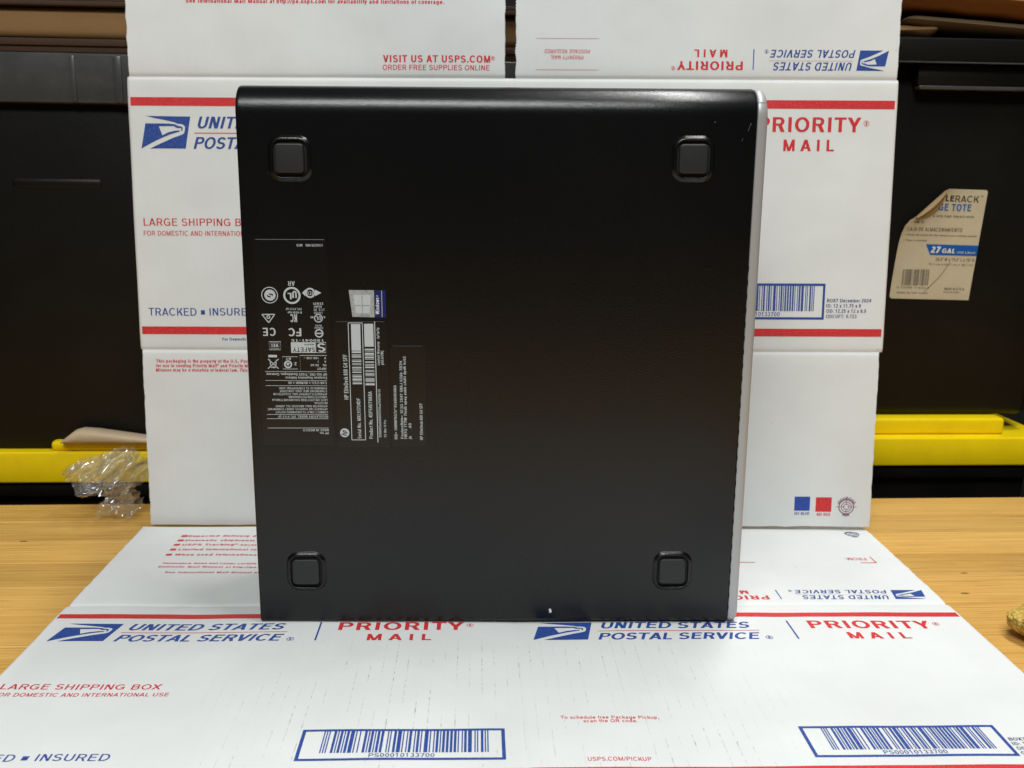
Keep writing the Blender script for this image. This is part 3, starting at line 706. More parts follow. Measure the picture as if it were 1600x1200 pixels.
PRINT['ser'] = [
 {"k":"C","p":[54.63,208.56],"rad":2.89,"c":"lab","fill":1},
 {"k":"T","t":"hp","u":55.76,"v":210.65,"w":3.77,"h":3.21,"r":90,"c":"dark","it":0.3,"z":1,"b":0.6},
 {"k":"T","t":"HP EliteDesk 800 G4 SFF","u":57.71,"v":186.95,"w":28.47,"h":2.63,"r":90,"c":"lab","b":0.6},
 {"k":"L","a":[58.96,138.7],"b":[67.57,138.67],"w":0.45,"c":"lab"},
 {"k":"L","a":[67.57,138.67],"b":[67.59,213.16],"w":0.45,"c":"lab"},
 {"k":"L","a":[67.59,213.16],"b":[58.98,213.17],"w":0.45,"c":"lab"},
 {"k":"L","a":[58.98,213.17],"b":[58.96,138.7],"w":0.45,"c":"lab"},
 {"k":"L","a":[75.11,137.78],"b":[75.28,214.83],"w":0.5,"c":"lab"},
 {"k":"T","t":"Serial No. MXL93724DF","u":64.96,"v":212.32,"w":26.2,"h":2.25,"r":90,"c":"lab","b":0.5},
 {"k":"T","t":"Product No. 4DP54UT#ABA","u":72.28,"v":212.31,"w":30.49,"h":2.33,"r":90,"c":"lab","b":0.5},
 {"k":"T","t":"Limited Warranty:  3y/3y/3y","u":77.66,"v":165.08,"w":23.57,"h":1.5,"r":90,"c":"lab","b":0.5},
 {"k":"T","t":"pUL6SWj","u":79.96,"v":164.83,"w":8.69,"h":1.66,"r":90,"c":"lab","b":0.5},
 {"k":"T","t":"8500B4EDeB/8500/DOS/6aa/16G/54x US","u":77.58,"v":211.47,"w":31.13,"h":1.53,"r":90,"c":"lab","b":0.5},
 {"k":"T","t":"OS Win 10 Pro","u":80.68,"v":211.47,"w":11.29,"h":1.45,"r":90,"c":"lab","b":0.5},
]
PRINT['sw'] = [
 {"k":"T","t":"BID= 18WWFBGT6**#SABA#DABA","u":87.5,"v":212.72,"w":34.86,"h":1.69,"r":90,"c":"lab","b":0.5},
 {"k":"T","t":"FeatureByte= 3E3Q 3X47 5K6J 6S6b 7B7H","u":91.41,"v":212.3,"w":49.8,"h":1.69,"r":90,"c":"lab","b":0.5},
 {"k":"T","t":"7W7Q 7T7W 7maB apaq aubh cAdU dpd6 hch2","u":93.66,"v":212.71,"w":53.18,"h":1.69,"r":90,"c":"lab","b":0.5},
 {"k":"T","t":"jh      .AB","u":96.36,"v":212.71,"w":10.47,"h":1.61,"r":90,"c":"lab","b":0.5},
 {"k":"T","t":"HP EliteDesk 800 G4 SFF","u":103.61,"v":213.13,"w":23.77,"h":1.86,"r":90,"c":"lab","b":0.5},
]
PRINT['coa'] = [
 {"k":"T","t":"Windows","u":78.16,"v":133.36,"w":10.26,"h":2.35,"r":90,"c":"white","b":0.4},
 {"k":"T","t":"®","u":77.64,"v":122.71,"w":1.18,"h":1.17,"r":90,"c":"white"},
]


# ------------------------------------------------------------------ flattened shipping cartons
ORG = (315.0, 364.0)          # local origin: middle of the lower edge
U0, U1 = 10.2, 619.6
def nz(x, y, s, k=0.0): return noise.noise(Vector((x * s, y * s, k)))
def warp(u, v):
    h = 0.55 * nz(u, v, 1 / 75.0) + 0.25 * nz(u, v, 1 / 28.0, 4.0)
    for vc in (0.0, 216.0): h -= 0.6 * math.exp(-((v - vc) / 1.5) ** 2) + 0.8 * math.exp(-abs(v - vc) / 4.5)
    if 0 <= v <= 216: 
        h -= 0.18 * math.exp(-((u - 314.5) / 1.4) ** 2)
        for d in (u - U0, U1 - u):
            if d < 3.0: h -= 2.6 * (1 - math.sqrt(max(0.0, 1 - (1 - max(d, 0) / 3.0) ** 2)))
    return h
def tooth(v, k, amp=0.8):
    p = v / 1.55 + 3 * noise.noise(Vector((v * 0.05, k, 0)))
    return amp * (abs((p % 1.0) * 2 - 1) * 1.3 + 0.5 * noise.noise(Vector((v * 1.1, k, 3))) + 0.9 * noise.noise(Vector((v * 0.12, k, 9))))
def sheet(name, parent, us, vs, edge0=None, edge1=None, end0=None, end1=None, thick=4.6):
    """grid of the upper liner, with corrugated rim down to the lower liner. us: columns, vs: rows"""
    nu, nv = len(us), len(vs); V = []; UV = []; Fc = []; FM = []
    for j, v in enumerate(vs):
        for i, u in enumerate(us):
            uu = u; vv = v
            if i == 0 and edge0 is not None: uu = u + tooth(v, edge0)
            if i == nu - 1 and edge1 is not None: uu = u - tooth(v, edge1)
            if j == 0 and end0 is not None: vv = v + 0.6 * abs(tooth(u, end0))
            if j == nv - 1 and end1 is not None: vv = v - 0.6 * abs(tooth(u, end1))
            V.append((uu - ORG[0], -(vv - ORG[1]), warp(u, v))); UV.append((uu * MM, vv * MM))
    for j in range(nv - 1):
        for i in range(nu - 1):
            a = j * nu + i; Fc.append((a, a + nu, a + nu + 1, a + 1)); FM.append(0)
    ring = [i for i in range(nu)] + [j * nu + nu - 1 for j in range(1, nv)] + [(nv - 1) * nu + i for i in range(nu - 2, -1, -1)] + [j * nu for j in range(nv - 2, 0, -1)]
    def rim(depth, mi, prev):
        base = len(V); new = []
        for k, a in enumerate(ring):
            x, y, z = V[a]; V.append((x, y, -depth if depth > 1 else z - depth)); UV.append(UV[a]); new.append(base + k)
        for k in range(len(ring)):
            q = (k + 1) % len(ring); Fc.append((prev[k], prev[q], new[q], new[k])); FM.append(mi)
        return new
    r1 = rim(0.3, 0, ring); r2 = rim(thick - 0.3, 1, r1); r3 = rim(thick, 0, r2)
    Fc.append(tuple(reversed(r3))); FM.append(0)
    return mesh_obj(name, V, Fc, [M['board'], M['kraft']], parent, smooth=True, sharp=40, uvs=UV, fmat=FM)
def steps(a, b, d, fine=(), fd=0.5, fr=3.5):
    out = [a]; x = a
    while x < b - 1e-6:
        st = fd if any(abs(x + 0.01 - f) < fr for f in fine) else d
        nx = x + st
        for f in fine:
            if x < f - fr < nx: nx = f - fr
        x = min(nx, b); out.append(x)
    return out

def eagle(P, bl, br, tr, tl, v0, v1, flip=False, u_shift=0.0):
    """sonic eagle emblem; the four corners of the leaning block"""
    def q(x, y):
        s = (x - 892) / (1165 - 892 + 32 * (933 - y) / 200); s = 0; 
        fy = (y - 732) / 201.0
        L = tl + (bl - tl) * fy; Rr = tr + (br - tr) * fy
        Lx = 920 + (892 - 920) * fy; Rx = 1197 + (1165 - 1197) * fy
        u = L + (Rr - L) * (x - Lx) / (Rx - Lx); v = v0 + (v1 - v0) * fy
        return (u, v)
    T = [(920, 732), (1197, 735), (1165, 933), (946, 933), (1010, 902), (1090, 866), (1140, 848), (1157, 838), (1163, 815), (1163, 798), (1158, 788), (1140, 780), (1118, 779), (1098, 770), (1040, 757), (975, 745)]
    B = [(916, 778), (1060, 778), (1100, 783), (1122, 793), (1142, 797), (1149, 806), (1146, 826), (1139, 820), (1141, 806), (1125, 806), (1112, 806), (1095, 794), (1000, 795), (1022, 851), (1060, 832), (1100, 822), (1132, 820), (1128, 828), (1070, 845), (985, 882), (892, 933)]
    P.poly([q(*p) for p in T], 'blue'); P.poly([q(*p) for p in B], 'blue')

BARS = [1,1,1,1,1,3,2,1,1,1,2,1,1,1,2,1,3,1,1,2,1,3,2,1,1,1,2,1,1,1,2,1,2,3,1,1,1,2,2,1,3,1,1,2,1,1,2,2,1,1,2,1,1,2,3,1,1,2,1,1,2,1,1,1,2,1,2,1,2,1,2,1,1,2,1,1,2,1,3,2,1,1,1,2,2,1,1,1,1]
def bars(P, u0, u1, v0, v1, c, seq=BARS):
    k = (u1 - u0) / sum(seq); x = u0
    for i, w in enumerate(seq):
        if i % 2 == 0: P.rect((x, v0), (x + w * k, v1), c)
        x += w * k

def logo_block(P, off_e, uu, pu, barx, pr, rr, mail, v=39.7):
    P.start('eagle_logo'); eagle(P, *off_e, 30.2, 55.3)
    P.text('UNITED STATES', uu[0], 39.6, uu[1] - uu[0], 9.1, c='blue', it=.22, b=.75, sp=2)
    P.text('POSTAL SERVICE', pu[0], 55.4, pu[1] - pu[0], 9.1, c='blue', it=.22, b=.75, sp=2)
    P.text('®', pu[1] + 2.4, 55.3, 4.7, 4.0, c='blue')
    P.start('printed_rule'); P.rect((uu[0] - 3, 42.9), (pu[1] + 1, 43.5), 'red')
    P.start('printed_rule'); P.rect((barx, 28.5), (barx + 1.1, 55.4), 'blue')
    P.text('PRIORITY', pr[0], 40.2, pr[1] - pr[0], 11.4, b=.8, sp=1)
    P.text('®', rr, 35.2, 4.4, 3.6)
    P.text('MAIL', mail[0], 55.0, mail[1] - mail[0], 8.9, b=.8, sp=3)

def registration(P, cx, cy, r, c):
    P.ring(cx, cy, r * .82, r * .10, c); P.ring(cx, cy, r * .56, r * .07, c); P.ring(cx, cy, r * .33, r * .06, c)
    for a in range(4):
        t = math.pi / 2 * a; P.line((cx + .15 * r * math.cos(t), cy + .15 * r * math.sin(t)), (cx + 1.1 * r * math.cos(t), cy + 1.1 * r * math.sin(t)), r * .05, c)
    for k in range(22):
        t = math.pi * (1.12 + .76 * k / 21); P.line((cx + r * .8 * math.cos(t), cy + r * .8 * math.sin(t)), (cx + r * (1.0 + .06 * (k % 3)) * math.cos(t), cy + r * (1.0 + .06 * (k % 3)) * math.sin(t)), r * .055, c)
    for k in range(9):
        t = math.pi * (.38 + .24 * k / 8); P.line((cx + r * .8 * math.cos(t), cy + r * .8 * math.sin(t)), (cx + r * 1.02 * math.cos(t), cy + r * 1.02 * math.sin(t)), r * .06, c)

carton = empty('flattened_carton')
tag(carton, 'white flattened shipping box standing upright behind the black computer', 'shipping box', 'flattened white postal cartons')
body_v = steps(0, 216, 4, (0, 216), fr=8)
pan_l = sheet('panel', carton, steps(U0, 314.5, 5, (U0, 314.5)), body_v)
pan_r = sheet('panel', carton, steps(314.5, U1, 5, (314.5, U1)), body_v)
fine_t = [(-156 + 0.6 * i) for i in range(260)] + [-1.2, -0.6, -0.02]
fine_t = sorted({round(x, 3) for x in fine_t if x < -0.02} | {-0.02})
fine_b = sorted({round(216.02 + 0.6 * i, 3) for i in range(246) if 216.02 + 0.6 * i < 363.6} | {364.0})
cl = lambda a, b: sorted({a, a + 1.2} | {a + 12 * k for k in range(1, int((b - a) / 12))} | {b - 1.2, b})
flap_tl = sheet('flap', carton, cl(12.2, 308.6), fine_t, 1.0, 2.0, end0=7.0)
flap_tr = sheet('flap', carton, cl(316.2, 617.8), fine_t, 3.0, 4.0, end0=8.0)
flap_bl = sheet('flap', carton, cl(11.8, 311.0), fine_b, 5.0, 6.0, end1=9.0)
flap_br = sheet('flap', carton, cl(318.0, 616.6), fine_b, 7.0, 8.0, end1=10.0)
kw = dict(warp=warp, origin=ORG)
for pan, a_, b_ in ((pan_l, U0 + .1, 314.4), (pan_r, 314.6, U1 - .1)):
    for v0_, v1_ in ((15.8, 22.3), (196.9, 203.2)):
        P = Print(); P.rect((a_, v0_), (b_, v1_), 'red', du=1.0 if False else 3.0); P.build('red_stripe', pan, **kw)
P = Print(); logo_block(P, (20.0, 55.0, 59.6, 24.8), (65.2, 165.0), (61.2, 166.5), 186.6, (199.4, 280.9), 282.6, (219.4, 260.2)); P.build('postal_logo', pan_l, **kw)
P = Print(); logo_block(P, (325.2, 360.1, 365.0, 330.0), (370.6, 469.5), (366.6, 472.5), 495.2, (508.9, 590.9), 592.8, (529.7, 570.2)); P.build('postal_logo', pan_r, **kw)
for pan, dx, dv in ((pan_l, 0, 0), (pan_r, 264.8, 0)):
    P = Print(); P.start('barcode_border'); P.frame((197.4 + dx, 160.0), (304.1 + dx, 189.3), 1.9, 'blue'); P.start('bars'); bars(P, 209.0 + dx, 295.4 + dx, 161.9, 182.4, 'blue')
    P.text('PS00010133700', 234.4 + dx, 186.6, 33.4, 3.3, c='blue', sp=1); P.build('barcode', pan, **kw)
L_ = PRINT
for key, par in (('pl', pan_l), ('pr', pan_r), ('tl', flap_tl), ('tr', flap_tr), ('bl', flap_bl), ('br', flap_br)):
    P = Print().items(L_[key])
    if key == 'tr':
        # upside-down emblem
        E_ = Print(); E_.start('eagle_logo'); eagle(E_, 584.7, 607.3, 609.6, 587.5, -22.4, -6.9)
        cx, cy = (584.7 + 609.6) / 2, (-22.4 - 6.9) / 2
        for c_ in E_.V: E_.V[c_] = [(2 * cx - x, 2 * cy - y, z) for x, y, z in E_.V[c_]]
        E_.build('postal_logo', par, **kw)
        R_ = Print(); R_.start('registration_mark'); registration(R_, 601.5, -137.0, 6.5, 'navy'); R_.build('registration_mark', par, **kw)
    if key == 'br':
        R_ = Print(); R_.start('registration_mark'); registration(R_, 595.7, 346.6, 8.0, 'purple'); R_.build('registration_mark', par, **kw)
    P.build('lettering', par, **kw)

def copy_tree(o, parent=None):
    c = o.copy(); COL.objects.link(c)
    if parent: c.parent = parent
    for ch in list(o.children): copy_tree(ch, c)
    return c
def frame_matrix(o, a, b, org):
    """o,a,b: plane origin (mm), u axis, v axis (down); local x=u, y=-v, z=out"""
    a = Vector(a).normalized(); y = -Vector(b); y = (y - a * y.dot(a)).normalized(); z = a.cross(y)
    p = Vector(o) + Vector(a) * org[0] - y * org[1]
    return Matrix(((a.x, y.x, z.x, p.x * MM), (a.y, y.y, z.y, p.y * MM), (a.z, y.z, z.z, p.z * MM), (0, 0, 0, 1)))
lower = copy_tree(carton)
lower['label'] = 'white flattened shipping box lying flat on the bench under the computer'
carton.matrix_world = frame_matrix((-316.7908, 823.2342, 366.5907), (0.9999, 0.0066, 0.0082), (0.0085, -0.054, -0.9985), ORG)
lower.matrix_world = frame_matrix((-311.23, 638.4255, 5.0), (0.9993, 0.0361, 0.0), (0.0361, -0.9993, 0.0), ORG)
for ch in lower.children:
    sl = ch.material_slots[0]; sl.link = 'OBJECT'; sl.material = M['board_scuffed']

# ------------------------------------------------------------------ computer, standing on its side
PO = (338.0)
pc = empty('desktop_computer')
tag(pc, 'black small form factor desktop computer stood on its side on white cardboard', 'computer')
# local: x = u, y = up, z = out toward the viewer; origin at the lower left front corner
W_, H_, D_ = 302.6, 339.2, 97.0
prof = []
def arc(cy, cz, r, a0, a1, n=12):
    for i in range(n + 1):
        a = math.radians(a0 + (a1 - a0) * i / n); prof.append((cy + r * math.sin(a), cz + r * math.cos(a)))
# start on the front face going up and over
RT, RB = 16.0, 2.5
prof.append((RB + 1.0, 0.0)); prof.append((H_ - RT - 1.0, 0.0))
arc(H_ - RT, -RT, RT, 0, 90); prof.append((H_, -RT - 1.5)); prof.append((H_, -D_ + 9))
arc(H_ - 8, -D_ + 8, 8, 90, 180, 5)
arc(8, -D_ + 8, 8, 180, 270, 5); prof.append((0, -D_ + 9)); prof.append((0, -RB - 1.5))
arc(RB, -RB, RB, 270, 360)
def shear(y, z): return y + 0.0298 * z * (1 - y / H_)   # the underside lies flat on the board
def left_u(y): return -4.6 + 2.1 * min(1, y / H_)
def chassis_ring(u_of, inset):
    out = []
    cy, cz = H_ / 2, -D_ / 2
    for y, z in prof:
        dy, dz = cy - y, cz - z
        out.append((u_of(y), shear(y, z) + (inset * (1 if dy > 0 else -1) if abs(dy) > H_ / 2 - 17 else 0), z + (inset * (1 if dz > 0 else -1) if abs(dz) > D_ / 2 - 17 else 0)))
    return out
rings = [chassis_ring(lambda y: left_u(y) - .4 * max(0, y - 300) / 40, 0.8), chassis_ring(lambda y: left_u(y) - .4 * max(0, y - 300) / 40 + 0.25, 0.3), chassis_ring(lambda y: left_u(y) + 0.9, 0.0), chassis_ring(lambda y: left_u(y) + 2.3, 0.0)]
for x in (60, 120, 180, 240, W_ - 1.0): rings.append(chassis_ring(lambda y, x=x: x, 0.0))
rings.append(chassis_ring(lambda y: W_ - 0.2, 0.25)); rings.append(chassis_ring(lambda y: W_, 0.9))
V, Fc = loft(rings, True, True)
bm = bmesh.new(); bv = [bm.verts.new([c * MM for c in v]) for v in V]
for f in Fc: bm.faces.new([bv[i] for i in f])
chassis = bm_obj('chassis', bm, M['paint'], pc, smooth=True, sharp=45)
V, Fc = loft([chassis_ring(lambda y: W_ - 1.0, 1.2), chassis_ring(lambda y: W_ + 1.2, 1.2)], True, True)
mesh_obj('seam', V, Fc, M['gap'], pc)
# silver front bezel: main strip and corner cap with a hairline joint
BZ = [chassis_ring(lambda y, u=u: u, k) for u, k in ((W_ + .45, .75), (W_ + .6, .45), (W_ + 1.0, .25), (W_ + 2.2, .15), (W_ + 3.6, .25), (W_ + 4.8, .6), (W_ + 5.8, 1.2), (W_ + 6.5, 2.0), (W_ + 6.95, 3.0), (W_ + 7.1, 4.3))]
def bezel_piece(name, keep_low):
    V, Fc = loft(BZ, True, True)
    bm = bmesh.new(); bv = [bm.verts.new([c * MM for c in v]) for v in V]
    for f in Fc: bm.faces.new([bv[i] for i in f])
    bmesh.ops.recalc_face_normals(bm, faces=bm.faces)
    cut = 330.55 if keep_low else 330.9
    r = bmesh.ops.bisect_plane(bm, geom=bm.verts[:] + bm.edges[:] + bm.faces[:], dist=1e-7, plane_co=(0, cut * MM, 0), plane_no=(0, 1, 0), clear_outer=keep_low, clear_inner=not keep_low)
    bmesh.ops.holes_fill(bm, edges=[e for e in bm.edges if e.is_boundary])
    return bm_obj(name, bm, M['silver'], pc, smooth=True, sharp=50)
bezel = bezel_piece('front_bezel', True)
bezel_piece('bezel_cap', False)
bm = bmesh.new(); y = 8.0
while y < 235:
    add_box(bm, W_ + 0.40, W_ + 0.66, y, y + 3.2, -2.5, -0.40); y += 8.6
tag(bm_obj('vent_slots', bm, M['gap'], bezel), kind='stuff')

# rubber feet in raised surrounds
def foot_surround_mesh():
    rings = []
    for w, h, r, z in ((25.8, 27.0, 8.2, 0.02), (24.8, 26.0, 7.8, 0.5), (23.4, 24.6, 7.1, 1.25), (22.0, 23.2, 6.3, 1.7), (20.9, 22.1, 5.6, 1.75), (20.3, 21.5, 5.1, 1.55), (20.0, 21.2, 5.0, 1.1), (20.0, 21.2, 5.0, 0.05)):
        rings.append([(x, y_ , z) for x, y_ in rrect(w, h, r, 7)])
    return loft(rings, False, False)
def foot_pad_rings():
    rings = []
    for k, z in ((0, 0.05), (0, 1.9), (0.12, 2.3), (0.45, 2.55), (0.9, 2.62)):
        rings.append([(x, y_, z) for x, y_ in rrect(16.9 - 2 * k, 16.9 - 2 * k, 2.3 - k * .6, 5)])
    return loft(rings, True, False)
feet = [(28.0, 338 - 40.9), (266.0, 338 - 39.9), (27.1, 338 - 302.0), (264.6, 338 - 302.0)]
s0 = f0 = w0 = None
for i, (fx, fy) in enumerate(feet):
    if i == 0:
        V, Fc = foot_surround_mesh(); s0 = s = mesh_obj('foot_surround', V, Fc, M['paint'], pc, smooth=True, sharp=60)
        V, Fc = foot_pad_rings(); f0 = f = mesh_obj('rubber_foot', V, Fc, M['rubber'], pc, smooth=True, sharp=60)
        V = [(x, y_, 0.06) for x, y_ in rrect(20.0, 21.2, 5.0, 7)]; w0 = w = mesh_obj('foot_well', V, [tuple(range(len(V)))], M['gap'], pc)
    else:
        s, f, w = s0.copy(), f0.copy(), w0.copy()
        for q in (s, f, w): COL.objects.link(q); q.parent = pc
    s.location = w.location = (fx * MM, (fy + .1) * MM, 0); f.location = (fx * MM - .0002, (fy + .3) * MM, 0)

# stickers (u, v down from the top line 338)
def sticker(name, pts, th=0.2, m=None, r=1.6):
    x0 = min(p[0] for p in pts); x1 = max(p[0] for p in pts); y0 = 338 - max(p[1] for p in pts); y1 = 338 - min(p[1] for p in pts)
    base = rrect(x1 - x0, y1 - y0, r, 4, (x0 + x1) / 2, (y0 + y1) / 2)
    inn = rrect(x1 - x0 - .6, y1 - y0 - .6, r, 4, (x0 + x1) / 2, (y0 + y1) / 2)
    V, Fc = loft([[(x, y, 0.01) for x, y in base], [(x, y, th * .4) for x, y in base], [(x, y, th) for x, y in inn]], True, False)
    return mesh_obj(name, V, Fc, m or M['sticker'], pc)
kp = dict(origin=(0, 338), lift=0.05)
def lift_print(P, name, par, th=0.2): P.build(name, par, warp=lambda x, y: th, **kp)
reg = sticker('regulatory_label', [(3.4, 88.0), (47.4, 216.4)])
lift_print(Print().items(L_['reg']), 'lettering', reg)
ser = sticker('serial_label', [(50.0, 137.8), (82.4, 217.8)])
P = Print().items(L_['ser'])
seq = [1,3,2,1,1,2,1,1,3,1,1,2,2,1,1,1,3,2,1,1,1,1,2,2,3,1,1,2,1,1,1,3,2,1,1,2,3]
def white_bars(P, u0, u1, v0, v1, vb):
    P.start('bars')
    P.rect((u0, v0), (u1, vb), 'lab'); k = (v1 - vb) / sum(seq); y = vb
    for i, w in enumerate(seq):
        if i % 2: P.rect((u0, y), (u1, y + w * k), 'lab')
        y += w * k
white_bars(P, 60.6, 66.3, 139.4, 178.3, 156.0); seq = seq[::-1]; white_bars(P, 68.6, 74.2, 139.2, 178.3, 153.5)
lift_print(P, 'lettering', ser)
swl = sticker('software_label', [(84.1, 152.9), (105.4, 216.9)])
lift_print(Print().items(L_['sw']), 'lettering', swl)
M['holo'] = mat('silver_hologram', (0.50, 0.54, 0.55), 0.3, metal=0.3)
_t = NT(M['holo']); _t.l(_t.ramp(_t.noise(_t.coord('Object'), 420, 4, .8), [(0.35, (0.26, 0.33, 0.40)), (0.5, (0.48, 0.53, 0.54)), (0.68, (0.56, 0.52, 0.44))]), _t.b.inputs['Base Color'])
M['blue_sticker'] = mat('blue_sticker', (0.006, 0.014, 0.12), 0.35)
V = [(59.9, 338 - 118.5, .22), (61.7, 338 - 134.9, .22), (75.2, 338 - 135.2, .22), (75.2, 338 - 118.6, .22)]
Vb = [(x, y, .01) for x, y, z in V]
coa = mesh_obj('hologram_label', Vb + V, [(4, 5, 6, 7), (0, 1, 5, 4), (1, 2, 6, 5), (2, 3, 7, 6), (3, 0, 4, 7)], M['holo'], pc)
box('blue_band', (75.25, 82.2, 338 - 135.3, 338 - 118.55, 0.01, 0.23), M['blue_sticker'], coa)
P = Print(); P.start('window_emblem')
for a, b, c, d in (((62.5, 121.4), (67.6, 121.4), (67.6, 127.7), (63.2, 127.7)), ((68.2, 121.4), (73.2, 121.4), (72.8, 127.7), (68.2, 127.7)), ((63.4, 128.3), (67.6, 128.3), (67.6, 132.8), (63.9, 132.8)), ((68.2, 128.3), (72.7, 128.3), (72.3, 132.8), (68.2, 132.8))):
    P.poly([a, b, c, d], 'lab')
P.start('printed_rule'); P.rect((79.65, 118.7), (80.0, 135.1), 'lab'); P.items(L_['coa']); lift_print(P, 'lettering', coa, 0.24)
# scratches and a paint chip
P = Print(); P.start('paint_chip')
P.poly([(184.6, 331.9), (184.9, 330.2), (184.3, 329.4), (185.1, 328.6), (186.0, 329.0), (186.4, 330.6), (186.0, 331.9), (185.4, 331.2)], 'white')
P.start('paint_scratch')
for a, b, w in (((297.6, 23.6), (298.8, 20.0), .25), ((298.9, 19.9), (299.2, 19.0), .5), ((294.2, 29.4), (294.8, 27.6), .2), ((277.5, 18.9), (278.3, 18.1), .3), ((220.2, 11.4), (220.6, 11.2), .4), ((14.8, 49.5), (15.1, 49.3), .4), ((160.0, 76.4), (160.9, 76.2), .15), ((207.2, 329.2), (207.6, 329.0), .3)):
    P.line(a, b, w, 'scuff')
P.build('paint_scratch', chassis, origin=(0, 338), lift=0.04)
pc.matrix_world = frame_matrix((-158.3, 615.6, 5.0), (0.9998, 0.0203, 0.0071), (0.0065, 0.0298, -0.9995), (0, 0))

# ------------------------------------------------------------------ storage totes behind the bench
def tframe(y0, dx=0): return Matrix.Translation((0, y0 * MM, 0)) @ Matrix.Rotation(0.06, 4, 'Z') @ Matrix.Translation((dx * MM, 0, 0))
YL = 906 + 0.06007 * 400; YR = 1000 - 0.06007 * 420
TD = 700  # depth
def lower_tote(mx, x0, x1, plateau, label, right):
    t = empty('storage_tote', mx); tag(t, label, 'storage tote', 'black totes with yellow lids')
    box('tote_body', (x0 + 14, x1 - 14, 14, TD - 14, -370, 4), M['tote'], t, 6, 3, (18, 18))
    bm = bmesh.new()
    add_box(bm, x0, x1, 0, TD, 6.5, 36.8, bevel=2.2, seg=3)
    lid = bm_obj('lid', bm, M['yellow'], t, smooth=True)
    box('lid_plateau', (x0 + 46 if right else -430, x1 - 46, 12 if right else 3, TD - 46, 36.9, plateau), M['yellow'], lid, 3.5, 3)
    box('tote_rim', (x0 + 5, x1 - 5, 5, TD - 5, -8, 3.8), M['tote'], t, 1.5)
    if right: box('lid_latch', (x0 + 42, x0 + 64, -1.2, 1, 7.5, 11.0), M['yellow'], lid, .4)
    return t
lower_tote(tframe(YL), -540, 19, 46.2, 'lower black tote with yellow lid behind the crumpled clear film, left side', False)
lower_tote(tframe(YR), 60, 560, 54.2, 'lower black tote with yellow lid, below the tote carrying the peeling paper label', True)

def upper_tote(mx, x0, x1, z0, rim0, rim1, label, kind):
    t = empty('storage_tote', mx @ Matrix.Translation((0, 0, z0 * MM))); tag(t, label, 'storage tote', 'black totes with yellow lids')
    zt = lambda z: z - z0
    bm = bmesh.new(); add_box(bm, x0 + 8, x1 - 8, 25.0 if kind == 'right' else 11.0, TD - 30, 0 if kind == 'right' else -9.2, zt(rim0) + 4, bevel=9 if kind == 'right' else 2, seg=4); b = bm_obj('tote_body', bm, M['tote'], t, smooth=True)
    if kind == 'left':
        box('rim', (x0 - 10, x1, 1, TD - 10, zt(rim0), zt(rim1)), M['tote_grey'], t, 2.2, 3)
        for a, w in ((-384, 2.2), (-346, 3.5), (-455, 2)): box('rim_rib', (a - w, a + w, -.6, 3, zt(rim0) + 1, zt(rim1) - 2.5), M['tote_grey'], t, 1.2)
        box('side_ledge', (-449, -368, 9.9, 20, zt(276), zt(288)), M['tote'], t, 4.5, 4)
    else:
        box('rim', (x0, x1, 3, TD - 10, zt(rim0), zt(rim1)), M['tote'], t, 1.8, 3)
        box('rim_lip', (x0, x1, 1.2, 6, zt(rim0) - .3, zt(rim0) + .9), M['tote_grey'], t, .3, 1)
        box('side_panel', (388, x1 - 30, 11, 30, zt(384), zt(rim0) - .5), M['tote'], t, 1.5, 2)
        box('side_ledge', (389, x1 - 30, 8.5, 20, zt(380.5), zt(384.2)), M['tote_grey'], t, 1, 2)
    return t
tl_ = upper_tote(tframe(YL), -545, 19, 46.3, 351, 393.5, 'upper black tote with a wide rim coloured grey for sheen, left of the upright carton', 'left')
tr_ = upper_tote(tframe(YR), 66, 552, 54.3, 404.5, 427.5, 'upper black tote with a peeling tan paper label on its front', 'right')

